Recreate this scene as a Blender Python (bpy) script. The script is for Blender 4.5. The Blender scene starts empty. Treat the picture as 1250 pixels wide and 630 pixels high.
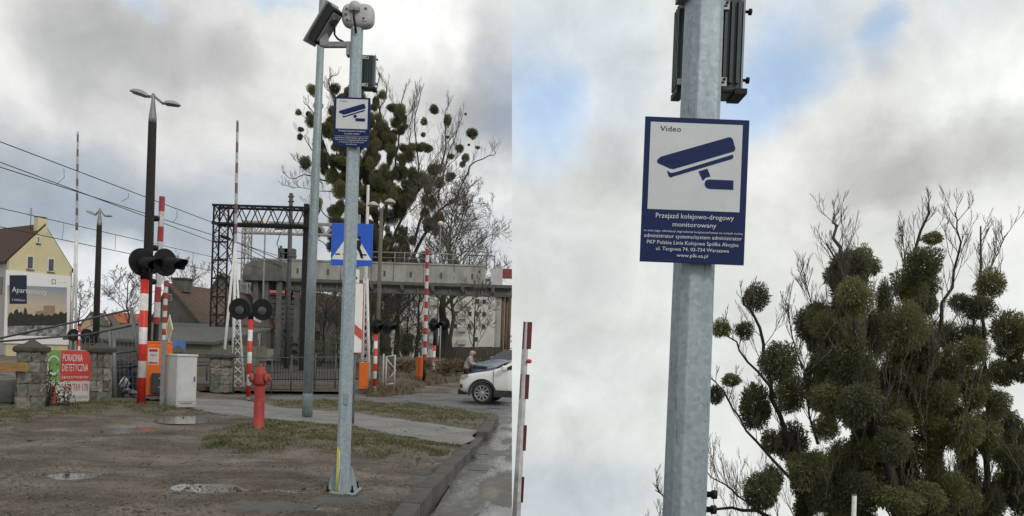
import bpy, bmesh, math, random
import numpy as np
from mathutils import Vector, Matrix, noise
from mathutils.geometry import tessellate_polygon
random.seed(7)
S = bpy.context.scene
COL = S.collection
R_ = math.radians
pi = math.pi

# ---------------------------------------------------------------- camera
F = 900.0                    # focal length, in photograph pixels
ROLL = R_(1.8)
CX, CY = 625.0, 431.0        # where the level view axis meets the picture
CAM = Vector((0, 0, 1.6))
RV = Vector((math.cos(ROLL), 0, math.sin(ROLL)))
UV = Vector((-math.sin(ROLL), 0, math.cos(ROLL)))
FV = Vector((0, 1, 0))
cd = bpy.data.cameras.new('camera'); cam = bpy.data.objects.new('camera', cd); COL.objects.link(cam)
cam.matrix_world = Matrix(((RV.x, UV.x, 0, 0), (0, 0, -1, 0), (RV.z, UV.z, 0, 1.6), (0, 0, 0, 1)))
cd.sensor_width = 36; cd.lens = F/1250*36; cd.shift_y = (CY-315)/1250
cd.clip_start = 0.1; cd.clip_end = 6000
S.camera = cam

# ---------------------------------------------------------------- sky and sun
def lin(c):
    c = c/255.0
    return c/12.92 if c <= .04045 else ((c+.055)/1.055)**2.4
def L(r, g, b): return (lin(r), lin(g), lin(b), 1)
S.view_settings.view_transform = 'Standard'; S.view_settings.look = 'None'
S.view_settings.exposure = 0; S.view_settings.gamma = 1
SUN_EL, SUN_AZ = R_(36), R_(138)       # behind thin cloud, to the right of the camera
W = bpy.data.worlds.new('World'); S.world = W; W.use_nodes = True
nt = W.node_tree; nt.nodes.clear()
def N(t, **k):
    n = nt.nodes.new(t)
    for a, b in k.items(): setattr(n, a, b)
    return n
def LK(a, b): nt.links.new(a, b)
def M_(op, a, b=None, clamp=False):
    n = N('ShaderNodeMath', operation=op, use_clamp=clamp)
    for i, v in enumerate((a, b)):
        if v is None: continue
        if isinstance(v, (int, float)): n.inputs[i].default_value = v
        else: LK(v, n.inputs[i])
    return n.outputs[0]
tc = N('ShaderNodeTexCoord'); sp = N('ShaderNodeSeparateXYZ'); LK(tc.outputs['Generated'], sp.inputs[0])
az = M_('ARCTAN2', sp.outputs[0], sp.outputs[1]); el = M_('ARCSINE', sp.outputs[2])
cb = N('ShaderNodeCombineXYZ'); LK(az, cb.inputs[0]); LK(el, cb.inputs[1])
nz = N('ShaderNodeTexNoise'); nz.inputs['Scale'].default_value = 7; nz.inputs['Detail'].default_value = 7; nz.inputs['Roughness'].default_value = .55
LK(tc.outputs['Generated'], nz.inputs['Vector'])
vs = N('ShaderNodeVectorMath', operation='SUBTRACT'); LK(nz.outputs['Color'], vs.inputs[0]); vs.inputs[1].default_value = (.5, .5, .5)
vm = N('ShaderNodeVectorMath', operation='SCALE'); LK(vs.outputs[0], vm.inputs[0]); vm.inputs['Scale'].default_value = .16
va = N('ShaderNodeVectorMath', operation='ADD'); LK(cb.outputs[0], va.inputs[0]); LK(vm.outputs[0], va.inputs[1])
warp = N('ShaderNodeVectorMath', operation='MULTIPLY'); LK(va.outputs[0], warp.inputs[0]); warp.inputs[1].default_value = (1, 1, 0)
def azel(px, py):
    d = (RV*((px-CX)/F) + UV*((CY-py)/F) + FV).normalized()
    return math.atan2(d.x, d.y), math.asin(d.z)
def blob(px, py, rx, ry, amp):
    a, e = azel(px, py)
    s = N('ShaderNodeVectorMath', operation='SUBTRACT'); LK(warp.outputs[0], s.inputs[0]); s.inputs[1].default_value = (a, e, 0)
    c = math.cos(a)
    m = N('ShaderNodeVectorMath', operation='MULTIPLY'); LK(s.outputs[0], m.inputs[0]); m.inputs[1].default_value = (F/rx/c/c*.9, F/ry/c*.95, 0)
    l = N('ShaderNodeVectorMath', operation='LENGTH'); LK(m.outputs[0], l.inputs[0])
    r = N('ShaderNodeMapRange', interpolation_type='SMOOTHSTEP'); LK(l.outputs['Value'], r.inputs[0])
    r.inputs[1].default_value = 1.25; r.inputs[2].default_value = .15; r.inputs[3].default_value = 0; r.inputs[4].default_value = amp
    return r.outputs[0]
def paint(base, blobs):
    out = base
    for px, py, rx, ry, amp, rgb in blobs:
        x = N('ShaderNodeMix', data_type='RGBA')
        LK(blob(px, py, rx, ry, amp), x.inputs[0])
        if isinstance(out, tuple): x.inputs[6].default_value = out
        else: LK(out, x.inputs[6])
        x.inputs[7].default_value = L(*rgb); out = x.outputs[2]
    return out
left_clouds = paint(L(219, 220, 220), [
    (30, 60, 150, 120, .9, (236, 236, 234)), (300, 190, 260, 90, .8, (224, 224, 224)),
    (130, 255, 330, 90, .95, (172, 182, 192)), (330, 265, 130, 60, .8, (196, 203, 210)),
    (120, 350, 150, 62, 1, (228, 231, 234)), (390, 60, 90, 120, .9, (240, 240, 238)),
    (95, 85, 95, 60, .9, (193, 195, 196)), (170, 55, 130, 50, .9, (194, 196, 197)), (250, 60, 110, 42, .8, (196, 197, 197)),
    (510, 30, 120, 80, 1, (250, 250, 249)), (590, 235, 60, 60, .9, (232, 234, 235)),
    (620, 140, 90, 80, .9, (172, 176, 182)), (530, 60, 22, 30, .6, (222, 222, 222)), (605, 60, 40, 60, .6, (196, 198, 202)),
    (560, 300, 90, 50, .7, (206, 211, 217)), (160, -2, 60, 12, .5, (200, 219, 240)), (330, -6, 60, 14, .7, (200, 218, 238))])
right_clouds = paint(L(224, 226, 224), [
    (700, 50, 130, 110, .9, (216, 224, 229)), (640, 260, 90, 70, .8, (216, 219, 220)),
    (735, 235, 70, 70, .9, (203, 205, 204)), (690, 330, 120, 60, .7, (210, 212, 212)),
    (720, 460, 150, 120, .9, (218, 222, 221)), (700, 610, 160, 70, .9, (200, 207, 213)),
    (1010, 190, 120, 90, .9, (232, 232, 229)), (1210, 80, 100, 110, 1, (240, 243, 239)), (1180, 10, 90, 50, .8, (214, 219, 222)),
    (1120, 205, 95, 50, .95, (194, 195, 193)), (1040, 225, 60, 40, .7, (204, 205, 202)), (1205, 180, 60, 50, .8, (204, 205, 203)),
    (1225, 285, 70, 60, .8, (238, 239, 236)), (960, 300, 110, 70, .8, (222, 223, 220)),
    (652, 130, 70, 85, .85, (206, 226, 250)), (945, 80, 75, 85, .85, (204, 225, 250)), (905, 130, 55, 60, .8, (206, 226, 250)), (1062, 50, 38, 34, .8, (204, 225, 250)), (1010, 20, 60, 50, .5, (208, 213, 216)), (900, 420, 90, 160, .8, (226, 229, 227))])
dt = N('ShaderNodeVectorMath', operation='DOT_PRODUCT'); LK(tc.outputs['Generated'], dt.inputs[0]); dt.inputs[1].default_value = RV
side = M_('GREATER_THAN', dt.outputs['Value'], 0.0)
mx = N('ShaderNodeMix', data_type='RGBA'); LK(side, mx.inputs[0]); LK(left_clouds, mx.inputs[6]); LK(right_clouds, mx.inputs[7])
# fine fibres in the cloud
n2 = N('ShaderNodeTexNoise'); n2.inputs['Scale'].default_value = 9; n2.inputs['Detail'].default_value = 9; n2.inputs['Roughness'].default_value = .6
n2.inputs['Distortion'].default_value = .3
LK(tc.outputs['Generated'], n2.inputs['Vector'])
mr = N('ShaderNodeMapRange'); LK(n2.outputs['Fac'], mr.inputs[0]); mr.inputs[1].default_value = .3; mr.inputs[2].default_value = .7; mr.inputs[3].default_value = .87; mr.inputs[4].default_value = 1.12
mu = N('ShaderNodeVectorMath', operation='SCALE'); LK(mx.outputs[2], mu.inputs[0]); LK(mr.outputs[0], mu.inputs['Scale'])
ct_ = N('ShaderNodeVectorMath', operation='MULTIPLY_ADD'); LK(mu.outputs[0], ct_.inputs[0]); ct_.inputs[1].default_value = (1.24,)*3; ct_.inputs[2].default_value = (-.155, -.158, -.165)
bg_cloud = N('ShaderNodeBackground'); LK(ct_.outputs[0], bg_cloud.inputs['Color']); bg_cloud.inputs['Strength'].default_value = 1.0
# blue sky seen through gaps
sky = N('ShaderNodeTexSky', sky_type='NISHITA'); sky.sun_disc = False
sky.sun_elevation = SUN_EL; sky.sun_rotation = SUN_AZ
bg_sky = N('ShaderNodeBackground'); LK(sky.outputs[0], bg_sky.inputs['Color']); bg_sky.inputs['Strength'].default_value = .15
holes = None
for px, py, rx, ry, amp in [(652, 125, 70, 85, .40), (950, 75, 80, 90, .42), (905, 130, 60, 65, .34), (1064, 48, 40, 38, .40), (1052, 85, 34, 40, .3), (770, 150, 60, 80, .2)]:
    b = blob(px, py, rx, ry, amp)
    holes = b if holes is None else M_('MAXIMUM', holes, b)
ms = N('ShaderNodeMixShader'); LK(holes, ms.inputs[0]); LK(bg_cloud.outputs[0], ms.inputs[1]); LK(bg_sky.outputs[0], ms.inputs[2])
wo = N('ShaderNodeOutputWorld'); LK(ms.outputs[0], wo.inputs[0])
sd = bpy.data.lights.new('sun', 'SUN'); sd.energy = 1.2; sd.angle = R_(14); sd.color = (1, .96, .9)
so = bpy.data.objects.new('sun', sd); COL.objects.link(so)
sv = Vector((math.sin(SUN_AZ)*math.cos(SUN_EL), math.cos(SUN_AZ)*math.cos(SUN_EL), math.sin(SUN_EL)))
so.rotation_euler = sv.to_track_quat('Z', 'Y').to_euler(); so.location = (0, 0, 60)

# ---------------------------------------------------------------- pixel -> place
def P(px, py, d): return CAM + d*(RV*((px-CX)/F) + UV*((CY-py)/F) + FV)
def G(px, py, z=0.0):
    k = RV*((px-CX)/F) + UV*((CY-py)/F) + FV
    return CAM + k*((z-1.6)/k.z)
def at(px, py):                     # where a thing stands, and metres per pixel there
    g = G(px, py); return g, g.y/F

# ---------------------------------------------------------------- materials
MATS = {}
def mat(name, c1, c2=None, scale=6.0, rough=.7, metal=0.0, bump=0.0, bscale=30.0, detail=6, spec=.5, c3=None, r2=None, stretch=None):
    if name in MATS: return MATS[name]
    m = bpy.data.materials.new(name); m.use_nodes = True; t = m.node_tree; b = t.nodes['Principled BSDF']
    b.inputs['Roughness'].default_value = rough; b.inputs['Metallic'].default_value = metal; b.inputs['Specular IOR Level'].default_value = spec
    c2 = c2 or tuple(v*.72 for v in c1)
    tcn = t.nodes.new('ShaderNodeTexCoord'); src = tcn.outputs['Object']
    if stretch:
        mp = t.nodes.new('ShaderNodeMapping'); mp.inputs['Scale'].default_value = stretch; t.links.new(src, mp.inputs[0]); src = mp.outputs[0]
    n = t.nodes.new('ShaderNodeTexNoise'); n.inputs['Scale'].default_value = scale; n.inputs['Detail'].default_value = detail; n.inputs['Roughness'].default_value = .6
    t.links.new(src, n.inputs['Vector'])
    r = t.nodes.new('ShaderNodeValToRGB'); e = r.color_ramp.elements
    e[0].position = .33; e[0].color = (*c1, 1); e[1].position = .68; e[1].color = (*c2, 1)
    if c3:
        k = e.new(.5); k.color = (*c3, 1)
    t.links.new(n.outputs['Fac'], r.inputs[0]); t.links.new(r.outputs[0], b.inputs['Base Color'])
    if r2 is not None:
        q = t.nodes.new('ShaderNodeMapRange'); q.inputs[1].default_value = .43; q.inputs[2].default_value = .57; q.inputs[3].default_value = rough; q.inputs[4].default_value = r2
        t.links.new(n.outputs['Fac'], q.inputs[0]); t.links.new(q.outputs[0], b.inputs['Roughness'])
    if bump:
        n3 = t.nodes.new('ShaderNodeTexNoise'); n3.inputs['Scale'].default_value = bscale; n3.inputs['Detail'].default_value = 6; n3.inputs['Roughness'].default_value = .65
        t.links.new(src, n3.inputs['Vector'])
        bm = t.nodes.new('ShaderNodeBump'); bm.inputs['Strength'].default_value = bump; bm.inputs['Distance'].default_value = .05
        t.links.new(n3.outputs['Fac'], bm.inputs['Height']); t.links.new(bm.outputs[0], b.inputs['Normal'])
    MATS[name] = m; return m
def stripe(name, band, off, a=(.62, .035, .02), b_=(.72, .70, .68), rough=.5, zmin=-99.0):
    m = bpy.data.materials.new(name); m.use_nodes = True; t = m.node_tree; b = t.nodes['Principled BSDF']
    b.inputs['Roughness'].default_value = rough
    tcn = t.nodes.new('ShaderNodeTexCoord'); s = t.nodes.new('ShaderNodeSeparateXYZ'); t.links.new(tcn.outputs['Object'], s.inputs[0])
    def mm(op, x, y):
        n = t.nodes.new('ShaderNodeMath'); n.operation = op; t.links.new(x, n.inputs[0]); n.inputs[1].default_value = y; return n.outputs[0]
    v = mm('GREATER_THAN', mm('PINGPONG', mm('ADD', mm('MAXIMUM', s.outputs[2], zmin), off), band), band/2)
    n = t.nodes.new('ShaderNodeTexNoise'); n.inputs['Scale'].default_value = 9; n.inputs['Detail'].default_value = 6; t.links.new(tcn.outputs['Object'], n.inputs['Vector'])
    dirt = t.nodes.new('ShaderNodeMapRange'); t.links.new(n.outputs['Fac'], dirt.inputs[0]); dirt.inputs[1].default_value = .3; dirt.inputs[2].default_value = .7; dirt.inputs[3].default_value = .7; dirt.inputs[4].default_value = 1.05
    x = t.nodes.new('ShaderNodeMix'); x.data_type = 'RGBA'; t.links.new(v, x.inputs[0]); x.inputs[6].default_value = (*a, 1); x.inputs[7].default_value = (*b_, 1)
    sc = t.nodes.new('ShaderNodeVectorMath'); sc.operation = 'SCALE'; t.links.new(x.outputs[2], sc.inputs[0]); t.links.new(dirt.outputs[0], sc.inputs['Scale'])
    t.links.new(sc.outputs[0], b.inputs['Base Color']); return m
def galvanised(name, tone, blue, vor):
    m = bpy.data.materials.new(name); m.use_nodes = True; t = m.node_tree; b = t.nodes['Principled BSDF']
    b.inputs['Metallic'].default_value = .35; b.inputs['Roughness'].default_value = .55
    tcn = t.nodes.new('ShaderNodeTexCoord')
    v = t.nodes.new('ShaderNodeTexVoronoi'); v.inputs['Scale'].default_value = vor; t.links.new(tcn.outputs['Object'], v.inputs['Vector'])
    mp = t.nodes.new('ShaderNodeMapping'); mp.inputs['Scale'].default_value = (14, 14, 3); t.links.new(tcn.outputs['Object'], mp.inputs[0])
    n = t.nodes.new('ShaderNodeTexNoise'); n.inputs['Scale'].default_value = 1; n.inputs['Detail'].default_value = 9; n.inputs['Roughness'].default_value = .7; t.links.new(mp.outputs[0], n.inputs['Vector'])
    r = t.nodes.new('ShaderNodeValToRGB'); e = r.color_ramp.elements
    d = (tone*.48, tone*.60, tone*.62+blue); l = (tone*.92, tone*1.07, tone*1.08+blue)
    e[0].position = .25; e[0].color = (*d, 1); e[1].position = .7; e[1].color = (*l, 1)
    ad = t.nodes.new('ShaderNodeMix'); ad.data_type = 'FLOAT'; ad.inputs[0].default_value = .28; t.links.new(n.outputs['Fac'], ad.inputs[2]); t.links.new(v.outputs['Color'], ad.inputs[3])
    t.links.new(ad.outputs[0], r.inputs[0])
    mp2 = t.nodes.new('ShaderNodeMapping'); mp2.inputs['Scale'].default_value = (60, 60, 5); t.links.new(tcn.outputs['Object'], mp2.inputs[0])
    n2 = t.nodes.new('ShaderNodeTexNoise'); n2.inputs['Scale'].default_value = 1; n2.inputs['Detail'].default_value = 3; t.links.new(mp2.outputs[0], n2.inputs['Vector'])
    sc = t.nodes.new('ShaderNodeMapRange'); t.links.new(n2.outputs['Fac'], sc.inputs[0]); sc.inputs[1].default_value = .66; sc.inputs[2].default_value = .74; sc.inputs[3].default_value = 1; sc.inputs[4].default_value = .42
    mu = t.nodes.new('ShaderNodeVectorMath'); mu.operation = 'SCALE'; t.links.new(r.outputs[0], mu.inputs[0]); t.links.new(sc.outputs[0], mu.inputs['Scale'])
    t.links.new(mu.outputs[0], b.inputs['Base Color']); MATS[name] = m; return m

GALV = galvanised('galvanised_steel', .43, .03, 55)
GALV2 = galvanised('weathered_galvanised_steel', .34, .01, 30)
BLACK = mat('black_paint', (.008, .008, .010), (.014, .014, .016), rough=.55, spec=.25)
BLACKIRON = mat('black_iron', (.012, .012, .014), (.026, .024, .024), rough=.8, spec=.25)
WHITE = mat('white_paint', (.70, .70, .69), (.58, .58, .56), rough=.5)
GREYMETAL = mat('grey_metal', (.27, .28, .29), (.20, .21, .22), rough=.55, metal=.3)
DARKMETAL = mat('dark_metal', (.08, .085, .09), (.05, .052, .056), rough=.6)
ORANGE = mat('orange_paint', (.78, .17, .015), (.62, .12, .012), rough=.5)
RED = mat('red_paint', (.50, .03, .025), (.38, .022, .02), rough=.5)
NAVY = mat('navy_print', (.004, .014, .078), (.005, .016, .088), rough=.55, spec=.25)
PANEL = mat('white_print', (.57, .60, .62), (.53, .56, .58), rough=.4)
LETTER = mat('letter_white', (.62, .64, .66), (.6, .62, .64), rough=.5)
CONC = mat('concrete', (.40, .40, .365), (.22, .22, .205), scale=1.2, rough=.9, bump=.3, bscale=9, stretch=(1, 1, .35))
DCONC = mat('dark_concrete', (.13, .13, .125), (.075, .075, .07), scale=2, rough=.9, bump=.3, bscale=10)
STONES = [mat('stone_%s' % k, c, tuple(v*.55 for v in c), scale=7, rough=.95, bump=.9, bscale=14) for k, c in
          (('grey', (.20, .195, .17)), ('buff', (.27, .25, .205)), ('brown', (.16, .14, .115)), ('pale', (.31, .30, .26)))]
CAPST = mat('cap_stone', (.085, .08, .07), (.05, .047, .04), scale=6, rough=.95, bump=.7, bscale=15)
MORTAR = mat('mortar', (.19, .18, .155), (.13, .122, .105), scale=9, rough=1)
BARK = mat('bark', (.055, .048, .04), (.032, .028, .024), scale=5, rough=.95)
TWIG = mat('twig_bark', (.15, .132, .112), (.095, .083, .07), scale=3, rough=.95)
MOSSBARK = mat('mossy_bark', (.05, .05, .03), (.035, .032, .024), scale=2, rough=.95)
WOOD = mat('weathered_wood', (.20, .155, .11), (.10, .078, .058), scale=3, rough=.9, stretch=(6, 6, .6))
DARKWOOD = mat('dark_wood', (.06, .052, .045), (.04, .035, .03), scale=3, rough=.9, stretch=(6, 6, .6))
CARGLASS = mat('car_glass', (.012, .017, .024), (.02, .026, .035), rough=.12, spec=.22)
GLASS = mat('window_glass', (.035, .04, .045), (.05, .055, .06), rough=.08, spec=.7)
RUBBER = mat('rubber', (.018, .018, .018), (.03, .029, .028), rough=.85)
WIRE = mat('wire', (.03, .03, .032), rough=.7)

def wear(m, col, amt=.8, splash=0.0, scale=5.0, lo=.56, hi=.70):    # scuffs, rust and mud splashed near the foot
    t = m.node_tree; b = t.nodes['Principled BSDF']; src = b.inputs['Base Color'].links[0].from_socket; tcn = [n for n in t.nodes if n.type == 'TEX_COORD'][0]
    n = t.nodes.new('ShaderNodeTexNoise'); n.inputs['Scale'].default_value = scale; n.inputs['Detail'].default_value = 11; n.inputs['Roughness'].default_value = .68; t.links.new(tcn.outputs['Object'], n.inputs['Vector'])
    r = t.nodes.new('ShaderNodeMapRange'); t.links.new(n.outputs['Fac'], r.inputs[0]); r.inputs[1].default_value = lo; r.inputs[2].default_value = hi; r.inputs[4].default_value = amt; fac = r.outputs[0]
    if splash:
        s = t.nodes.new('ShaderNodeSeparateXYZ'); t.links.new(tcn.outputs['Object'], s.inputs[0])
        q = t.nodes.new('ShaderNodeMapRange'); t.links.new(s.outputs[2], q.inputs[0]); q.inputs[1].default_value = splash; q.inputs[2].default_value = 0; q.inputs[3].default_value = 0; q.inputs[4].default_value = 1.2
        u = t.nodes.new('ShaderNodeMath'); u.operation = 'MULTIPLY'; t.links.new(q.outputs[0], u.inputs[0]); t.links.new(n.outputs['Fac'], u.inputs[1])
        v = t.nodes.new('ShaderNodeMath'); v.operation = 'MAXIMUM'; t.links.new(fac, v.inputs[0]); t.links.new(u.outputs[0], v.inputs[1]); fac = v.outputs[0]
    x = t.nodes.new('ShaderNodeMix'); x.data_type = 'RGBA'; t.links.new(fac, x.inputs[0]); t.links.new(src, x.inputs[6]); x.inputs[7].default_value = (*col, 1); t.links.new(x.outputs[2], b.inputs['Base Color'])
    return m
def leafy(m, k=.35):                                # thin leaves pass light on
    t = m.node_tree; b = t.nodes['Principled BSDF']; o = t.nodes['Material Output']; tr = t.nodes.new('ShaderNodeBsdfTranslucent'); x = t.nodes.new('ShaderNodeMixShader'); x.inputs[0].default_value = k
    t.links.new(b.inputs['Base Color'].links[0].from_socket, tr.inputs['Color']); t.links.new(b.outputs[0], x.inputs[1]); t.links.new(tr.outputs[0], x.inputs[2]); t.links.new(x.outputs[0], o.inputs['Surface']); return m
MUD = (.12, .10, .08)
wear(ORANGE, (.30, .12, .05), .5, .35, 6); wear(WHITE, (.30, .27, .23), .5, 0, 7); wear(GREYMETAL, (.12, .09, .065), .5, .2, 8); wear(PANEL, (.36, .385, .40), .5, 0, 9)
# ---------------------------------------------------------------- mesh building
class MB:
    def __init__(s): s.v = []; s.f = []; s.sm = []
    def add(s, vs, fs, smooth=False):
        o = len(s.v); s.v += [tuple(v) for v in vs]; s.f += [tuple(i+o for i in f) for f in fs]; s.sm += [smooth]*len(fs); return s
    def box(s, c, d, rot=None):
        vs = [Vector((x*d[0]/2, y*d[1]/2, z*d[2]/2)) for x in (-1, 1) for y in (-1, 1) for z in (-1, 1)]
        if rot is not None: vs = [rot @ v for v in vs]
        c = Vector(c)
        return s.add([v+c for v in vs], [(0, 1, 3, 2), (4, 6, 7, 5), (0, 4, 5, 1), (2, 3, 7, 6), (0, 2, 6, 4), (1, 5, 7, 3)])
    def bar(s, a, b, w, h=None, up=(0, 0, 1)):
        a, b = Vector(a), Vector(b); z = (b-a); l = z.length; z.normalize(); u = Vector(up)
        if abs(z.dot(u)) > .98: u = Vector((1, 0, 0))
        x = u.cross(z).normalized(); y = z.cross(x)
        return s.box((a+b)/2, (w, h or w, l), Matrix((x, y, z)).transposed())
    def tube(s, pts, rad, n=6, cap=True, smooth=True):
        pts = [Vector(p) for p in pts]
        if isinstance(rad, (int, float)): rad = [rad]*len(pts)
        vs = []; prev = None
        for i, p in enumerate(pts):
            t = (pts[min(i+1, len(pts)-1)]-pts[max(i-1, 0)])
            t = t.normalized() if t.length > 1e-9 else Vector((0, 0, 1))
            if prev is None:
                u = Vector((1, 0, 0)) if abs(t.x) < .8 else Vector((0, 1, 0))
                x = (u - t*u.dot(t)).normalized()
            else:
                x = prev - t*prev.dot(t)
                x = x.normalized() if x.length > 1e-6 else t.orthogonal().normalized()
            prev = x; y = t.cross(x)
            for k in range(n):
                a = 2*pi*(k+.5)/n; vs.append(p + (x*math.cos(a)+y*math.sin(a))*rad[i])
        fs = [(i*n+k, i*n+(k+1) % n, (i+1)*n+(k+1) % n, (i+1)*n+k) for i in range(len(pts)-1) for k in range(n)]
        s.add(vs, fs, smooth)
        if cap:
            o = len(s.v)-len(vs)
            s.f += [tuple(o+k for k in reversed(range(n))), tuple(o+(len(pts)-1)*n+k for k in range(n))]; s.sm += [False, False]
        return s
    def lathe(s, prof, n=16, o=(0, 0, 0), axis=(0, 0, 1), smooth=True):
        a = Vector(axis).normalized(); x = a.orthogonal().normalized(); y = a.cross(x); o = Vector(o); vs = []
        for r, z in prof:
            for k in range(n):
                t = 2*pi*k/n; vs.append(o + a*z + (x*math.cos(t)+y*math.sin(t))*r)
        m = len(prof)
        fs = [(i*n+k, i*n+(k+1) % n, (i+1)*n+(k+1) % n, (i+1)*n+k) for i in range(m-1) for k in range(n)]
        s.add(vs, fs, smooth); q = len(s.v)-len(vs)
        s.f += [tuple(q+k for k in reversed(range(n))), tuple(q+(m-1)*n+k for k in range(n))]; s.sm += [False, False]; return s
    def prism(s, poly, y0, y1, f=None):            # poly in (x,z), pushed from y0 to y1
        f = f or (lambda x, y, z: (x, y, z)); n = len(poly)
        vs = [f(x, y0, z) for x, z in poly] + [f(x, y1, z) for x, z in poly]
        tri = tessellate_polygon([[Vector((x, z, 0)) for x, z in poly]])
        ar = sum(poly[i][0]*poly[(i+1) % n][1]-poly[(i+1) % n][0]*poly[i][1] for i in range(n))
        fs = []
        for t in tri:
            p = [poly[i] for i in t]; a2 = (p[1][0]-p[0][0])*(p[2][1]-p[0][1])-(p[2][0]-p[0][0])*(p[1][1]-p[0][1])
            t = tuple(t) if a2 > 0 else tuple(reversed(t))
            fs.append(t); fs.append(tuple(i+n for i in reversed(t)))
        for i in range(n):
            j = (i+1) % n
            fs.append((i, i+n, j+n, j) if ar > 0 else (j, j+n, i+n, i))
        return s.add(vs, fs)
    def face(s, vs): return s.add(vs, [tuple(range(len(vs)))])
    def mesh(s, name, m):
        me = bpy.data.meshes.new(name); me.from_pydata(s.v, [], s.f); me.update()
        me.polygons.foreach_set('use_smooth', s.sm)
        if m: me.materials.append(m)
        return me
    def build(s, name, m, parent=None, loc=None, **k):
        return link(name, s.mesh(name, m), parent, loc, **k)
def link(name, me, parent=None, loc=None, label=None, kind=None, cat=None, group=None):
    o = bpy.data.objects.new(name, me); COL.objects.link(o)
    if parent: o.parent = parent
    if loc is not None: o.location = loc
    if label: o['label'] = label
    if kind: o['kind'] = kind
    if cat: o['category'] = cat
    if group: o['group'] = group
    return o
def thing(name, label, cat, loc=(0, 0, 0), rz=0.0, group=None):
    o = link(name, None, None, loc, label, None, cat, group); o.rotation_euler[2] = rz; o.empty_display_size = .3; return o
def copy_tree(o, parent=None, kids=None):
    c = o.copy(); COL.objects.link(c)
    if parent: c.parent = parent
    for ch in list(o.children): copy_tree(ch, c)
    return c
def bevel(ob, w, seg=2):
    bm = bmesh.new(); bm.from_mesh(ob.data)
    bmesh.ops.bevel(bm, geom=list(bm.edges), offset=w, segments=seg, affect='EDGES', profile=.5)
    bm.to_mesh(ob.data); bm.free(); return ob
def world_mat(o):
    m = Matrix.LocRotScale(o.location, o.rotation_euler, o.scale)
    return world_mat(o.parent) @ m if o.parent else m
def cut_right(o):                                  # this half of the place ends at the plane between the two views
    for ch in list(o.children): cut_right(ch)
    if o.type != 'MESH': return
    mi = world_mat(o).inverted(); co = mi @ CAM; no = (mi.to_3x3() @ RV).normalized()
    bm = bmesh.new(); bm.from_mesh(o.data)
    r = bmesh.ops.bisect_plane(bm, geom=bm.verts[:]+bm.edges[:]+bm.faces[:], plane_co=co, plane_no=no, clear_outer=True)
    e = [g for g in r['geom_cut'] if isinstance(g, bmesh.types.BMEdge)]
    if e: bmesh.ops.holes_fill(bm, edges=e, sides=0)
    if bm.faces: bm.to_mesh(o.data)
    n = len(bm.faces); bm.free()
    if not n: bpy.data.objects.remove(o)
_tx = {}
def text_poly(txt):
    if txt in _tx: return _tx[txt]
    cu = bpy.data.curves.new('t', 'FONT'); cu.body = txt; cu.resolution_u = 2
    ob = bpy.data.objects.new('t', cu); COL.objects.link(ob); bpy.context.view_layer.update()
    me = bpy.data.meshes.new_from_object(ob.evaluated_get(bpy.context.evaluated_depsgraph_get()))
    vs = np.array([v.co[:] for v in me.vertices]); fs = [tuple(p.vertices) for p in me.polygons]
    bpy.data.objects.remove(ob); bpy.data.curves.remove(cu); bpy.data.meshes.remove(me)
    vs[:, :2] -= vs[:, :2].min(0); _tx[txt] = (vs, fs); return _tx[txt]
def text(mb, txt, x0, z0, w, h, y, f=None):         # letters fill the rectangle x0..x0+w, z0..z0+h on the plane y
    f = f or (lambda x, y, z: (x, y, z))
    vs, fs = text_poly(txt); e = vs[:, :2].max(0)
    mb.add([f(x0+v[0]/e[0]*w, y, z0+v[1]/e[1]*h) for v in vs], fs)
# ---------------------------------------------------------------- ground of the crossing
SEAM0 = 1.6*math.tan(ROLL)              # where the ground of this half ends
def poly_sd(X, Y, poly):                # signed distance, positive inside
    inside = np.zeros(X.shape, bool); dist = np.full(X.shape, 1e9)
    n = len(poly)
    for i in range(n):
        (x1, y1), (x2, y2) = poly[i], poly[(i+1) % n]
        c = ((y1 > Y) != (y2 > Y)); xi = (x2-x1)*(Y-y1)/((y2-y1) or 1e-9)+x1
        inside ^= c & (X < xi)
        dx, dy = x2-x1, y2-y1; t = np.clip(((X-x1)*dx+(Y-y1)*dy)/(dx*dx+dy*dy+1e-12), 0, 1)
        dist = np.minimum(dist, np.hypot(X-x1-t*dx, Y-y1-t*dy))
    return np.where(inside, dist, -dist)
def ground_z(x, y): return .05*nzz(x, y, .55)+.03*nzz(x, y, 1.9, 3)+.022*nzz(x, y, 4.2, 5)-.02*abs(nzz(x*1.6, y*.6, 1.4, 8))
def gp(pts): return [(G(x, y).x, G(x, y).y) for x, y in pts]
def nzz(x, y, s, k=0.0): return noise.noise(Vector((x*s, y*s, k)))
# lump of soil along the kerb: the verge stands a kerb's height above the road
KERB = [(470, 640), (476, 630), (508, 596), (540, 566), (566, 543)]
ROADPX = [(500, 640), (530, 612), (573, 547), (584, 533), (599, 508), (588, 502), (520, 494), (430, 489), (340, 487), (330, 483), (250, 479),
          (250, 472), (430, 476), (560, 477), (700, 470), (760, 480), (760, 640)]
ROAD = gp(ROADPX)
PATHPX = [(236, 486), (300, 488), (345, 497), (440, 504), (520, 515), (583, 524), (575, 538), (562, 543), (480, 529), (420, 518), (335, 511), (262, 503), (228, 497)]
PATH = gp(PATHPX)
MOUND = gp([(236, 545), (262, 524), (330, 513), (420, 520), (480, 531), (558, 545), (553, 556), (500, 566), (440, 556), (380, 550), (330, 556), (270, 553)])
STRIP = gp([(318, 489), (340, 488), (430, 490), (520, 495), (586, 503), (596, 509), (582, 523), (520, 514), (440, 503), (345, 496)])
LEFTV = gp([(-60, 506), (0, 500), (60, 496), (130, 489), (215, 496), (240, 500), (235, 507), (150, 502), (70, 509), (0, 518), (-60, 528)])
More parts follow.
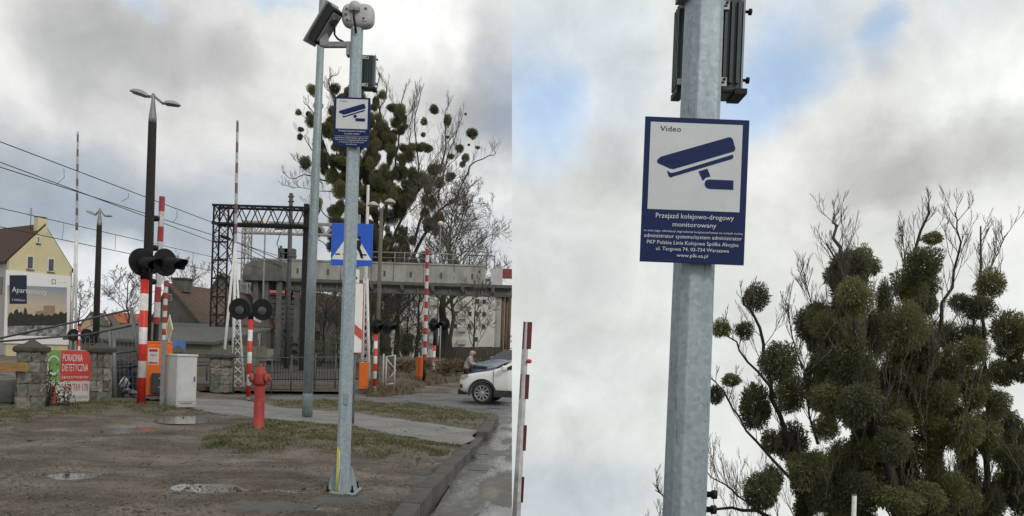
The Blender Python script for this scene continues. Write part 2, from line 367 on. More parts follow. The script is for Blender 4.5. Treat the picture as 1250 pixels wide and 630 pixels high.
xs = np.concatenate([[-2500, -900, -400, -200, -120, -80, -60, -48, -40, -34, -30, -26, -24], np.arange(-22, -.15, .12), [SEAM0]])
ys = np.concatenate([[-8, -3, 0, 3, 5], np.arange(6.2, 24, .12), np.arange(24.4, 40, .6), [42, 46, 52, 60, 72, 90, 130, 200, 350, 700, 1500, 3500]])
X, Y = np.meshgrid(xs, ys)
sroad = poly_sd(X, Y, ROAD); spath = poly_sd(X, Y, PATH); sgrass = np.maximum(poly_sd(X, Y, MOUND), poly_sd(X, Y, STRIP))
Z = np.zeros(X.shape)
for i in range(X.shape[0]):
    for j in range(X.shape[1]):
        x, y = X[i, j], Y[i, j]
        if -30 < x and y < 45: Z[i, j] = ground_z(x, y)
Z = np.where(sroad > -.17, -.18, np.where(spath > -.12, -.035, Z))
PUD = []
for px, py, w, h in [(262, 595, 33, 5.0), (150, 527, 30, 3.0), (235, 511, 30, 4.0), (90, 580, 26, 3), (14, 521, 24, 3), (348, 598, 26, 2.4), (62, 536, 16, 2), (395, 618, 20, 2)]:
    p = G(px, py); s_ = p.y/F; rx = w*s_; ry = h*s_*p.y/1.6; lev = ground_z(p.x, p.y)-.012; PUD.append((p.x, p.y, rx, ry, lev))
    rr_ = np.hypot((X-p.x)/rx, (Y-p.y)/ry); wob = np.zeros(X.shape)
    for i, j in np.argwhere(rr_ < 2.2): wob[i, j] = .35*nzz(X[i, j], Y[i, j], 1.6, 17)+.18*nzz(X[i, j], Y[i, j], 4.5, 18)
    f = np.clip((1.75-(rr_+wob))/.75, 0, 1); f = f*f*(3-2*f)
    Z = np.where((sroad > -.05) | (spath > -.12), Z, Z*(1-f)+(lev-.022*np.clip(1.25-(rr_+wob), -.6, 1))*f)
nb = X.shape
verts = [(X[i, j], Y[i, j], Z[i, j]) for i in range(nb[0]) for j in range(nb[1])]
faces = [(i*nb[1]+j, i*nb[1]+j+1, (i+1)*nb[1]+j+1, (i+1)*nb[1]+j) for i in range(nb[0]-1) for j in range(nb[1]-1)]
DIRT = mat('trodden_earth', (.118, .092, .067), (.29, .248, .197), scale=.6, rough=.85, c3=(.19, .157, .121), bump=1.0, bscale=9, detail=12, r2=.55)
def layered_dirt(m):
    t = m.node_tree; [n for n in t.nodes if n.type == 'BUMP'][0].inputs['Distance'].default_value = .14; b = t.nodes['Principled BSDF']; src = b.inputs['Base Color'].links[0].from_socket
    tcn = [n for n in t.nodes if n.type == 'TEX_COORD'][0]
    mp = t.nodes.new('ShaderNodeMapping'); mp.inputs['Scale'].default_value = (.55, 1.5, 1); mp.inputs['Rotation'].default_value = (0, 0, .25); t.links.new(tcn.outputs['Object'], mp.inputs[0])
    n = t.nodes.new('ShaderNodeTexNoise'); n.inputs['Scale'].default_value = 1.3; n.inputs['Detail'].default_value = 11; n.inputs['Roughness'].default_value = .62; t.links.new(mp.outputs[0], n.inputs['Vector'])
    r = t.nodes.new('ShaderNodeMapRange'); t.links.new(n.outputs['Fac'], r.inputs[0]); r.inputs[1].default_value = .38; r.inputs[2].default_value = .64; r.inputs[3].default_value = .45; r.inputs[4].default_value = 1.08
    n2 = t.nodes.new('ShaderNodeTexNoise'); n2.inputs['Scale'].default_value = 26; n2.inputs['Detail'].default_value = 8; n2.inputs['Roughness'].default_value = .7; t.links.new(tcn.outputs['Object'], n2.inputs['Vector'])
    r2 = t.nodes.new('ShaderNodeMapRange'); t.links.new(n2.outputs['Fac'], r2.inputs[0]); r2.inputs[1].default_value = .36; r2.inputs[2].default_value = .6; r2.inputs[3].default_value = .62; r2.inputs[4].default_value = 1.12
    mu = t.nodes.new('ShaderNodeMath'); mu.operation = 'MULTIPLY'; t.links.new(r.outputs[0], mu.inputs[0]); t.links.new(r2.outputs[0], mu.inputs[1])
    s = t.nodes.new('ShaderNodeVectorMath'); s.operation = 'SCALE'; t.links.new(src, s.inputs[0]); t.links.new(mu.outputs[0], s.inputs['Scale']); t.links.new(s.outputs[0], b.inputs['Base Color'])
layered_dirt(DIRT)
g = MB(); g.add(verts, faces, True); ground = g.build('ground', DIRT, kind='structure')
# the cut bank under the end of this half
bk = MB(); bk.box((SEAM0-.02-.25, 44, -13.6), (.5, 120, 26.8)); bk.build('cut_bank', DIRT, kind='structure')

def sheet(name, poly, z, m, cell=None, clip=True):
    tri = tessellate_polygon([[Vector((x, y, 0)) for x, y in poly]]); b = MB(); vs = [(x, y, z) for x, y in poly]; fs = []
    for t in tri:
        p = [poly[i] for i in t]; a = (p[1][0]-p[0][0])*(p[2][1]-p[0][1])-(p[2][0]-p[0][0])*(p[1][1]-p[0][1])
        fs.append(tuple(t) if a > 0 else tuple(reversed(t)))
    b.add(vs, fs); o = b.build(name, m, kind='structure')
    if clip: cut_right(o)
    return o
ASPH = mat('wet_asphalt', (.085, .085, .088), (.15, .148, .145), scale=.8, rough=.22, r2=.75, bump=.35, bscale=30, detail=10, c3=(.11, .11, .112))
MUDROAD = mat('muddy_wet_road', (.24, .235, .22), (.20, .185, .16), scale=1.5, rough=.05, r2=.85, bump=.16, bscale=9, detail=12, c3=(.075, .072, .066), stretch=(1.5, .5, 1))
PATHM = mat('worn_path_asphalt', (.155, .15, .145), (.22, .212, .205), scale=1.2, rough=.8, bump=.4, bscale=25, detail=9, r2=.6)
sheet('road', ROAD, -.115, ASPH)
def jitter(poly, k, amp):
    out = []
    for i in range(len(poly)):
        a, b = Vector((*poly[i], 0)), Vector((*poly[(i+1) % len(poly)], 0)); m = max(1, int((b-a).length/.5))
        for j in range(m):
            p = a.lerp(b, j/m); out.append((p.x+amp*nzz(p.x, p.y, 1.5, k), p.y+amp*nzz(p.x, p.y, 1.5, k+9)))
    return out
sheet('muddy_road_edge', jitter(gp([(512, 640), (575, 547), (588, 533), (603, 515), (622, 506), (640, 512), (640, 640)]), 2, .18), -.109, MUDROAD)
sheet('footpath', jitter(PATH, 5, .14), -.018, PATHM)
# drain strip of grey setts lying in the wet gutter
SETT = mat('grey_setts', (.10, .096, .088), (.06, .058, .054), scale=6, rough=.4, bump=.6, bscale=25)
gut = link('gutter', None, kind='structure')
sm = None
ga, gb_ = G(566, 634), G(588, 545)
nst = 26
for i in range(nst):
    for j in range(1):
        p = ga.lerp(gb_, (i+.5)/nst); w = .17
        x = p.x+.03*random.uniform(-1, 1)
        if sm is None:
            b = MB(); b.box((0, 0, 0), (.30, .95*(gb_.y-ga.y)/nst, .05)); sm = b.mesh('sett', SETT)
        if random.random() < .4: continue
        o = link('sett', sm, gut, (x, p.y, -.132+random.uniform(-.006, .006))); o.rotation_euler = (random.uniform(-.03, .03), random.uniform(-.04, .04), -.1+random.uniform(-.06, .06))
# kerb: single stones
KST = mat('kerb_concrete', (.055, .051, .047), (.105, .098, .09), scale=3, rough=.85, bump=.5, bscale=18)
kerb = link('kerb', None, kind='structure')
def kerb_run(pts, w=.2, h=.17, step=.85, z=.07):
    pts = [G(*p, .05) for p in pts]; L_ = [0]
    for a, b in zip(pts, pts[1:]): L_.append(L_[-1]+(b-a).length)
    def q(t):
        for i in range(len(pts)-1):
            if t <= L_[i+1] or i == len(pts)-2: return pts[i].lerp(pts[i+1], (t-L_[i])/(L_[i+1]-L_[i]))
    t = 0
    while t < L_[-1]-.1:
        e = min(t+step, L_[-1]); a, b = q(t), q(e); d = (b-a).normalized(); ln = (b-a).length-.012
        o = MB().box((0, 0, 0), (ln, w, h+.1)).build('kerb_stone', KST, kerb, ((a.x+b.x)/2+w/2*d.y+random.uniform(-.008, .008), (a.y+b.y)/2-w/2*d.x, z-(h+.1)/2+random.uniform(-.012, .012)))
        o.rotation_euler = (random.uniform(-.02, .02), random.uniform(-.01, .01), math.atan2(d.y, d.x)+random.uniform(-.012, .012)); bevel(o, .018); t = e
kerb_run(KERB)
kerb_run([(566, 543), (573, 537), (583, 525)], z=-.015, w=.15)
kerb_run([(581, 528), (590, 516), (597, 507)], w=.24, z=.06)
kerb_run([(594, 507), (560, 500), (520, 495.5), (430, 490.5), (345, 488)], w=.12, z=.0, h=.1, step=1.2)

# raised grass: soil sheet plus blades
SOD = mat('winter_turf', (.085, .074, .045), (.175, .15, .118), scale=1.6, rough=.95, bump=.9, bscale=22, detail=9)
GRASSM = [mat('grass_%s' % k, c, c2, scale=5, rough=.75) for k, c, c2 in (('green', (.075, .092, .03), (.10, .11, .04)), ('olive', (.095, .092, .045), (.12, .105, .055)), ('straw', (.20, .165, .09), (.15, .12, .07)))]
def turf(name, poly, hmax, nblade, hb, seed, soft=.45):
    rr = random.Random(seed)
    xs_ = [p[0] for p in poly]; ys_ = [p[1] for p in poly]
    gx = np.arange(min(xs_)-.4, min(max(xs_)+.4, SEAM0), .12); gy = np.arange(min(ys_)-.4, max(ys_)+.4, .14)
    X, Y = np.meshgrid(gx, gy); sd_ = poly_sd(X, Y, poly)
    ed = np.zeros(X.shape); Zt = np.zeros(X.shape)
    for i in range(X.shape[0]):
        for j in range(X.shape[1]):
            x, y = X[i, j], Y[i, j]; e = sd_[i, j]+.35*nzz(x, y, 1.7, seed)+.12*nzz(x, y, 5, seed)
            ed[i, j] = e; s_ = min(1, max(-1, e/soft)); Zt[i, j] = ground_z(x, y)+hmax*(s_ if s_ > 0 else s_*.55)-.012+.022*nzz(x, y, 3.1, 7)
    idx = -np.ones(X.shape, int); vs = []; fs = []
    keep = ed > -.35
    for i in range(X.shape[0]):
        for j in range(X.shape[1]):
            if keep[i, j]: idx[i, j] = len(vs); vs.append((X[i, j], Y[i, j], Zt[i, j]))
    for i in range(X.shape[0]-1):
        for j in range(X.shape[1]-1):
            q = (idx[i, j], idx[i, j+1], idx[i+1, j+1], idx[i+1, j])
            if min(q) >= 0: fs.append(q)
    b = MB(); b.add(vs, fs, True); b.build(name, SOD, kind='structure')
    mbs = [MB(), MB(), MB()]
    cells = np.argwhere(ed > -.12)
    for _ in range(nblade):
        i, j = cells[rr.randrange(len(cells))]
        x, y = X[i, j]+rr.uniform(-.07, .07), Y[i, j]+rr.uniform(-.08, .08)
        if x > SEAM0-.05: continue
        if rr.random() > (ed[i, j]+.15)/.55: continue
        tuft = nzz(x, y, 2.3, 11)+.35*nzz(x, y, 7, 2)
        if tuft < -.02 and rr.random() < .82: continue
        z = Zt[i, j]-.01; h = hb*rr.uniform(.4, 1.25)*(1+1.6*max(0, tuft)**1.5); a = rr.uniform(0, 2*pi); w = rr.uniform(.005, .009)
        dx, dy = math.cos(a), math.sin(a); lx, ly = rr.gauss(0, .5)*h, rr.gauss(0, .5)*h
        k = 0 if rr.random() < .38+.5*tuft else (1 if rr.random() < .6 else 2)
        mbs[k].add([(x-dx*w, y-dy*w, z), (x+dx*w, y+dy*w, z), (x+lx*.45+dx*w*.7, y+ly*.45+dy*w*.7, z+h*.6), (x+lx*.45-dx*w*.7, y+ly*.45-dy*w*.7, z+h*.6), (x+lx, y+ly, z+h*.9)], [(0, 1, 2, 3), (3, 2, 4)])
    for k in range(3): mbs[k].build('grass', GRASSM[k], kind='stuff')
turf('grass_mound', MOUND, .075, 42000, .05, 3, soft=.7)
turf('grass_strip', STRIP, .045, 26000, .055, 5, soft=.35)
turf('grass_bank', LEFTV, .045, 20000, .055, 9, soft=.4)
# loose clods, stones, dead leaves and twigs lying on the earth
def lump(r, rr):
    b = [(0, 0, 1), (1, 0, 0), (0, 1, 0), (-1, 0, 0), (0, -1, 0), (0, 0, -1)]
    return [tuple(c*r*rr.uniform(.6, 1.35)*(.6 if k == 2 else 1) for k, c in enumerate(v)) for v in b], [(0, 1, 2), (0, 2, 3), (0, 3, 4), (0, 4, 1), (5, 2, 1), (5, 3, 2), (5, 4, 3), (5, 1, 4)]
rr = random.Random(12); clod = MB(); peb = MB(); leaf = MB(); lit = 0
SETTPX = [(0, 620), (470, 620), (430, 560), (250, 505), (0, 510)]
while lit < 9500:
    px, py = rr.uniform(-20, 560), rr.uniform(500, 640)
    p = G(px, py); x, y = p.x, p.y
    A = np.array([[x]]); B = np.array([[y]])
    if poly_sd(A, B, ROAD)[0, 0] > -.25: continue
    if poly_sd(A, B, PATH)[0, 0] > -.05 and rr.random() < .8: continue
    lit += 1; z = ground_z(x, y); c = nzz(x, y, .8, 21)
    q = rr.random()
    if q < .62:
        if c < -.05: continue
        v, f = lump(rr.uniform(.006, .016)*(2.6 if rr.random() < .08 else 1), rr); clod.add([(a+x, b+y, d+z) for a, b, d in v], f, True)
    elif q < .82:
        v, f = lump(rr.uniform(.005, .013), rr); peb.add([(a+x, b+y, d+z) for a, b, d in v], f, True)
    else:
        a = rr.uniform(0, 6.28); w = rr.uniform(.01, .028); dx, dy = math.cos(a)*w, math.sin(a)*w
        leaf.add([(x-dx, y-dy, z+.008), (x+dy*.6, y-dx*.6, z+.014), (x+dx, y+dy, z+.02), (x-dy*.6, y+dx*.6, z+.01)], [(0, 1, 2, 3)])
clod.build('clods', mat('dark_clods', (.075, .066, .055), (.12, .105, .088), scale=20, rough=.95), kind='stuff')
peb.build('pebbles', mat('pebbles', (.26, .25, .23), (.16, .15, .14), scale=20, rough=.9), kind='stuff')
leaf.build('dead_leaves', mat('dead_leaves', (.11, .065, .035), (.07, .045, .028), scale=20, rough=.8), kind='stuff')
# puddles: still water in the low spots
WATER = mat('puddle_water', (.16, .15, .135), (.12, .112, .10), scale=3, rough=.10, spec=.8, bump=.03, bscale=14)
WETE = mat('wet_earth', (.06, .052, .043), (.085, .074, .062), scale=2.5, rough=.45, bump=.6, bscale=18)
for k, (x, y, rx, ry, lev) in enumerate(PUD):
    sheet('puddle', [(x+rx*1.55*math.cos(2*pi*i/32), y+ry*1.55*math.sin(2*pi*i/32)) for i in range(32)], lev, WATER)
# dark wet mud streaks
for k, (px, py, w, h) in enumerate([(330, 618, 60, 9), (300, 548, 34, 4), (420, 612, 50, 5), (520, 585, 18, 6), (500, 560, 40, 5), (60, 548, 40, 2.5)]):
    p, s_ = at(px, py); ry = h*s_*p.y/1.6; rx = w*s_
    b = MB(); rg = []
    for f in (0, .35, .7, 1):
        for i in range(36):
            a = 2*pi*i/36; q = f*(1+.45*nzz(math.cos(a), math.sin(a), 2.2, k+30)); x, y = p.x+rx*q*math.cos(a), p.y+ry*q*math.sin(a)
            rg.append((x, y, ground_z(x, y)+(.024 if f < 1 else -.01)+.02*nzz(x, y, 6, k)))
    b.add(rg, [(i*36+j, i*36+(j+1) % 36, (i+1)*36+(j+1) % 36, (i+1)*36+j) for i in range(3) for j in range(36)], True); b.build('mud_patch', WETE, kind='structure')
# railway bed beyond the cross road
BALL = mat('ballast', (.10, .092, .082), (.06, .056, .05), scale=9, rough=.95, bump=1, bscale=20)
sheet('track_bed', gp([(190, 476), (430, 478), (430, 462), (190, 460)]), .075, BALL)
sheet('scrub_ground', gp([(150, 461), (448, 464), (452, 429), (150, 424)]), .08, mat('dark_scrub', (.075, .065, .045), (.04, .037, .028), scale=.6, rough=1, bump=.8, bscale=4))
SCRUB = mat('dry_scrub_ground', (.10, .078, .05), (.055, .044, .03), scale=1.2, rough=.95, bump=.8, bscale=8)
b = MB(); nx, ny = 26, 10
a0 = [(448, 481), (470, 481), (505, 478), (525, 472), (552, 468), (640, 462)]
pb = []
for i in range(nx+1):
    t = i/nx*(len(a0)-1); k = min(int(t), len(a0)-2); u = t-k; px = a0[k][0]*(1-u)+a0[k+1][0]*u; py = a0[k][1]*(1-u)+a0[k+1][1]*u
    p = G(px, py)
    for j in range(ny+1):
        v = j/ny; y = p.y+v*26; pb.append((p.x*y/p.y, y, -.2 if j == 0 else 1.1*v**.8*(1+.3*nzz(p.x, y, .4, 8))+.1*nzz(p.x, y, 1.3)-.02))
b.add(pb, [(i*(ny+1)+j, (i+1)*(ny+1)+j, (i+1)*(ny+1)+j+1, i*(ny+1)+j+1) for i in range(nx) for j in range(ny)], True)
cut_right(b.build('embankment', SCRUB, kind='structure'))
DRYG = mat('dry_grass', (.17, .125, .07), (.10, .072, .042), scale=3, rough=.9); r_ = random.Random(6); b = MB()
for _ in range(9000):
    i = r_.randrange(nx); j = min(ny-1, int(r_.random()**1.7*ny)); k = i*(ny+1)+j; p = Vector(pb[k]).lerp(Vector(pb[k+ny+1]), r_.random()).lerp(Vector(pb[k+1]), r_.random())
    if nzz(p.x, p.y, .7, 4) < -.1 or p.x > SEAM0-.1: continue
    h = r_.uniform(.06, .24); a = r_.uniform(0, 6.28); w = r_.uniform(.012, .03); dx, dy = math.cos(a)*w, math.sin(a)*w
    b.add([(p.x-dx, p.y-dy, p.z-.03), (p.x+dx, p.y+dy, p.z-.03), (p.x+r_.gauss(0, .1), p.y+r_.gauss(0, .1), p.z+h)], [(0, 1, 2)])
b.build('dry_grass', DRYG, kind='stuff')
# rails crossing
RAILM = mat('rusty_rail', (.10, .07, .05), (.16, .13, .11), scale=9, rough=.5, metal=.5)
trk = thing('railway_track', 'rusty railway rails crossing behind the dark metal railing', 'track', G(330, 470))
for k, (a, c) in enumerate((((240, 474), (430, 476)), ((240, 470.5), (430, 472)))):
    MB().bar(G(*a, .09)-trk.location, G(*c, .09)-trk.location, .07, .14).build('rail', RAILM, trk)

# ---------------------------------------------------------------- hillside of the second view: falls away below the lens
HILL = mat('hillside_grass', (.06, .065, .035), (.09, .08, .05), scale=.8, rough=1, bump=.5, bscale=4)
def hill_z(y): return -1.9 if y < 2.9 else (-1.9-(y-2.9)*(23.2/22.9) if y < 25.8 else -25.1)
b = MB(); hx = [SEAM0+.02, 4, 10, 20, 40, 80, 160]; hy = [-20, 0, 2.9, 8, 14, 20, 25.8, 40, 70, 105]
b.add([(x, y, hill_z(y)+(0 if x < .5 else .2*nzz(x, y, .2))) for y in hy for x in hx], [(i*len(hx)+j, i*len(hx)+j+1, (i+1)*len(hx)+j+1, (i+1)*len(hx)+j) for i in range(len(hy)-1) for j in range(len(hx)-1)], True)
b.build('hillside', HILL, kind='structure')
# ---------------------------------------------------------------- the monitored-crossing pole, seen twice
SW, SH = .393, .548
def make_sign(parent, y, dx):
    def f(u, yy, v): return ((u-.5)*SW+dx, yy, 4.13+(.5-v)*SH)
    def rect(u0, v0, u1, v1): return [(u0, v1), (u1, v1), (u1, v0), (u0, v0)]
    pl = MB().box((dx, y+.004, 4.13), (SW, .008, SH)).build('warning_sign', NAVY, parent)
    def flat(poly, yy, b): b.face([f(u, yy, v) for u, v in poly])
    b = MB(); flat(rect(.052, .036, .937, .637), y-.0012, b); b.build('white_panel', PANEL, pl)
    b = MB(); yy = y-.0024
    def poly(pts):
        tri = tessellate_polygon([[Vector((u, -v, 0)) for u, v in pts]]); o = len(b.v); b.v += [f(u, yy, v) for u, v in pts]
        for t in tri:
            p = [(pts[i][0], -pts[i][1]) for i in t]; a = (p[1][0]-p[0][0])*(p[2][1]-p[0][1])-(p[2][0]-p[0][0])*(p[1][1]-p[0][1])
            b.f.append(tuple(o+i for i in (t if a > 0 else reversed(t)))); b.sm.append(False)
    poly([(.128, .297), (.16, .275), (.80, .124), (.825, .122), (.845, .135), (.874, .20), (.865, .218), (.285, .358), (.25, .353), (.13, .318)])
    poly([(.225, .368), (.262, .384), (.30, .379), (.83, .246), (.853, .24), (.858, .262), (.845, .272), (.29, .408), (.262, .416), (.243, .405)])
    poly([(.528, .366), (.612, .344), (.645, .398), (.60, .408), (.574, .431)])
    poly([(.867, .419), (.869, .484), (.635, .484), (.605, .475), (.59, .452), (.60, .428), (.63, .419)])
    b.build('camera_symbol', NAVY, pl)
    def tx(name, lines, m):
        t = MB()
        for s, cx, v, w, h in lines: text(t, s, cx-w/2, -v-h, w, h, yy, lambda x, y_, z: f(x, y_, -z))
        t.build(name, m, pl)
    tx('heading', [('Video', .245, .062, .20, .036)], NAVY)
    tx('lettering', [('Przejazd kolejowo-drogowy', .51, .662, .75, .044), ('monitorowany', .51, .722, .42, .040),
        ('w celu jego eliminacji zagrożenia bezpieczeństwa na torach ruchu', .5, .776, .95, .020), ('administrator systemu/system administrator', .5, .806, .94, .034),
        ('PKP Polskie Linie Kolejowe Spółka Akcyjna', .5, .85, .88, .034), ('ul. Targowa 74, 03-734 Warszawa', .5, .894, .70, .032), ('www.plk-sa.pl', .5, .936, .30, .032)], LETTER)
    for zz in (.2, -.2):
        b = MB(); b.box((0, y+.03, 4.13+zz), (.19, .028, .03)); b.build('clamp', GREYMETAL, pl)
def make_pole(label, r_bot, r_top, group, dx=0.0):
    t = thing('camera_pole', label, 'camera pole', group=group)
    # eight-sided tapered shaft
    H = 5.22; b = MB(); n = 8; vs = []
    ca, sa = math.cos(R_(9)), math.sin(R_(9))
    for z, r in ((0, r_bot), (H, r_top)):
        r *= .965; c = r*.62
        for x, y in ((r, -c), (r, c), (c, r), (-c, r), (-r, c), (-r, -c), (-c, -r), (c, -r)): vs.append((x*ca-y*sa, x*sa+y*ca, z))
    b.add(vs, [(k, (k+1) % n, n+(k+1) % n, n+k) for k in range(n)]+[tuple(range(n, 2*n))])
    pole = b.build('pole', GALV, t); bevel(pole, .004, 2)
    # foot: plate, gussets, bolts, earthing stripe
    bevel(MB().box((0, 0, .012), (.36, .36, .024)).build('base_plate', GALV, t), .004, 1)
    for a in (0, 1, 2, 3):
        c, s = math.cos(a*pi/2), math.sin(a*pi/2)
        MB().prism([(r_bot-.005, .022), (r_bot+.085, .022), (r_bot+.085, .05), (r_bot+.025, .27), (r_bot-.005, .30)], -.006, .006, lambda x, y, z, c=c, s=s: (x*c-y*s, x*s+y*c, z)).build('gusset', GALV, t)
    for sx in (-1, 1):
        for sy in (-1, 1):
            b = MB().lathe([(.022, .024), (.022, .05)], 6, (sx*.135, sy*.135, 0), smooth=False); b.lathe([(.011, .05), (.011, .10)], 8, (sx*.135, sy*.135, 0)); b.build('bolt', BLACK, t)
    MB().box((-.045, -r_bot*1.0-.006, .26), (.022, .006, .50)).build('earthing_strip', mat('yellow_green', (.52, .50, .05), (.42, .45, .06), rough=.6), t)
    MB().box((-.027, -r_bot*1.0-.006, .245), (.01, .006, .47)).build('cable_cover', WHITE, t)
    MB().box((.02, -r_bot-.004, 1.05), (.05, .008, .12)).build('inspection_cover', GALV2, t)
    make_sign(t, -.115, dx)
    # ribbed equipment box strapped behind the shaft
    cab = MB(); x0, x1, z0, z1 = -.065, .185, 4.585, 4.97
    cab.box(((x0+x1)/2, .16, (z0+z1)/2), (x1-x0, .12, z1-z0)); c = cab.build('equipment_box', mat('slate_paint', (.026, .042, .045), (.02, .03, .033), rough=.45), t); bevel(c, .012)
    rb = MB()
    for k in range(9):
        x = x0+.018+k*(x1-x0-.036)/8; rb.box((x, .094, (z0+z1)/2+.01), (.012, .016, z1-z0-.05))
    for k in range(4): rb.box((x0-.004, .115+k*.027, (z0+z1)/2), (.012, .012, z1-z0-.05))
    rb.build('rib', mat('slate_rib', (.035, .055, .058), (.026, .04, .043), rough=.5), c, kind='stuff')
    MB().box((x1+.006, .13, (z0+z1)/2), (.008, .05, z1-z0+.01)).build('edge_rail', GREYMETAL, c)
    MB().box((x1+.0, .15, z0+.004), (.05, .12, .022)).build('bottom_edge', BLACK, c)
    MB().box((x0+.008, .15, z0+.004), (.036, .12, .022)).build('bottom_edge', BLACK, c)
    for zz in (z0+.055, z1-.05):
        b = MB().lathe([(.006, 0), (.006, .014), (.013, .015), (.013, .026), (.006, .027)], 10, (x1+.01, .11, zz), (1, 0, 0)); b.build('knob', BLACK, c)
    for zz in (z0+.035, z1-.04):
        b = MB().box((.072, .082, zz), (.10, .006, .035)); k = b.build('bracket', mat('pale_bracket', (.52, .51, .49), (.45, .44, .43), rough=.5), c)
        MB().box((.096, .0785, zz-.004), (.034, .003, .006)).build('slot', BLACK, k); MB().lathe([(.006, 0), (.006, .004)], 8, (.112, .0785, zz+.009), (0, -1, 0)).build('screw', BLACK, k)
        MB().box((-.058, .082, zz-.006), (.036, .006, .024)).build('bracket', MATS['pale_bracket'], c)
    # number plate camera on its arm
    ax = Vector((-.58, .34, -.74)).normalized(); ct = Vector((-.345, -.02, 5.235)); upv = Vector((-.60, .42, .62)); upv = (upv-ax*upv.dot(ax)).normalized(); sd_ = ax.cross(upv)
    RM = Matrix((ax, sd_, upv)).transposed()
    sc = MB().box(ct, (.44, .15, .15), RM).build('surveillance_camera', BLACK, t); bevel(sc, .018)
    o = MB().box(ct+upv*.088+ax*.03, (.52, .18, .02), RM).build('visor', mat('visor_grey', (.36, .37, .38), (.30, .31, .32), rough=.5), sc); bevel(o, .006)
    bevel(MB().box(ct-upv*.07, (.36, .12, .02), RM).build('underside_plate', mat('plate_grey', (.26, .265, .27), (.2, .2, .21), rough=.5), sc), .004)
    MB().lathe([(.048, 0), (.048, .02), (.03, .024)], 18, ct-upv*.078-ax*.09, -upv).build('lens', GLASS, sc)
    MB().box(ct-ax*.222+upv*.03, (.004, .085, .028), RM).build('label_plate', WHITE, sc)
    arm = MB().bar((-.02, 0, 5.035), (-.375, -.01, 5.02), .055, .05, up=(0, 1, 0)); arm.box((-.36, -.01, 5.07), (.085, .06, .13))
    arm.build('camera_arm', GREYMETAL, t)
    MB().box((-.085, 0, 4.98), (.04, .09, .15)).build('arm_clamp', GREYMETAL, t)
    MB().tube([(-.24, -.05, 5.20), (-.235, -.06, 5.12), (-.2, -.05, 5.075), (-.16, -.02, 5.065), (-.13, 0, 5.055)], .012, 7).build('cable', BLACK, t)
    # radar head: rounded box with a cap and a cable down its back
    b = MB(); vs = []; nu, nv = 28, 14
    for j in range(nv+1):
        v = -pi/2+pi*j/nv
        for i in range(nu):
            u = 2*pi*i/nu; e = lambda q, p: math.copysign(abs(q)**p, q)
            vs.append((.015+.18*e(math.cos(v), .55)*e(math.cos(u), .5), -.02+.085*e(math.cos(v), .6)*e(math.sin(u), .6), 5.345+.133*e(math.sin(v), .62)))
    b.add(vs, [(j*nu+i, j*nu+(i+1) % nu, (j+1)*nu+(i+1) % nu, (j+1)*nu+i) for j in range(nv) for i in range(nu)], True)
    rd = b.build('radar_unit', mat('radar_grey', (.46, .45, .45), (.38, .375, .38), scale=4, rough=.45), t)
    MB().lathe([(.062, -.05), (.062, .03), (.05, .055), (.02, .072)], 18, (-.01, -.09, 5.41)).build('cap', MATS['radar_grey'], rd)
    MB().box((-.01, -.125, 5.375), (.11, .05, .03)).build('cap_band', GREYMETAL, rd)
    MB().tube([(-.01, -.15, 5.36), (-.004, -.155, 5.27), (.004, -.115, 5.2), (.008, -.085, 5.13)], .013, 7).build('cable', BLACK, rd)
    for x, z in ((-.1, 5.39), (.11, 5.40), (-.11, 5.33), (.09, 5.29), (-.09, 5.27)):
        MB().lathe([(.014, 0), (.014, .012)], 8, (x, -.098, z), (0, -1, 0)).build('screw', DARKMETAL, rd)
    for sx in (-.05, .05): MB().box((.015+sx*1.6, -.1, 5.31), (.05, .012, .09)).build('rear_boss', MATS['radar_grey'], rd)
    for zz in (2.9, 2.96) if dx else ():
        MB().lathe([(.012, 0), (.012, .03), (.018, .031), (.018, .05)], 8, (r_bot*.95, .03, zz), (1, 0, 0)).build('stud', BLACK, t)
    return t
pl = make_pole('galvanised camera pole with a blue video sign, standing on the muddy verge beside the kerb', .078, .068, 'camera poles with the blue video sign')
pl.location = P(429.5, 149.5, 8.12)-Vector((0, -.115, 4.13)); pl.location.z = -.01; pl.scale.z = .992
pr = make_pole('close camera pole with a large legible video sign, against open cloudy sky', .087, .066, 'camera poles with the blue video sign', -.036)
pr.rotation_euler.y = .008; pr.location = P(848, 233, 2.785)-Vector((-.036+4.13*.008, -.115, 4.13))
b = MB(); b.box((0, 0, -.2), (.6, .6, .44)); b.build('footing', CONC, pr)

# ---------------------------------------------------------------- lamp posts and lamps
def lamp_head(parent, p, dirv, ln, w, m=None):       # drooping shallow shell
    b = MB(); d = Vector(dirv).normalized(); s = d.cross(Vector((0, 0, 1))).normalized(); u = s.cross(d); vs = []; nu, nv = 10, 12
    for j in range(nv+1):
        t = j/nv; x = ln*t; ww = w*math.sin(pi*min(1, .08+.9*t))**.55
        for i in range(nu+1):
            a = pi*i/nu; vs.append(Vector(p)+d*x+s*(ww*math.cos(a))+u*(ww*.75*math.sin(a)))
    b.add(vs, [(j*(nu+1)+i, (j+1)*(nu+1)+i, (j+1)*(nu+1)+i+1, j*(nu+1)+i+1) for j in range(nv) for i in range(nu)], True)
    k = len(b.v)-len(vs); b.f.append(tuple(k+j*(nu+1) for j in range(nv+1))+tuple(k+j*(nu+1)+nu for j in reversed(range(nv+1)))); b.sm.append(False)
    o = b.build('lamp_head', m or mat('lamp_grey', (.30, .305, .31), (.22, .225, .23), rough=.5), parent)
    MB().box(Vector(p)+d*ln*.5-u*.012, (ln*.7, w*1.2, .02), Matrix((d, s, u)).transposed()).build('lens', mat('lamp_lens', (.1, .1, .1), (.08, .08, .08), rough=.2), o)
q, s = at(375, 508)
t = thing('lamp_post', 'tall tapering galvanised lamp post rising out of view behind the camera pole', 'lamp post', q)
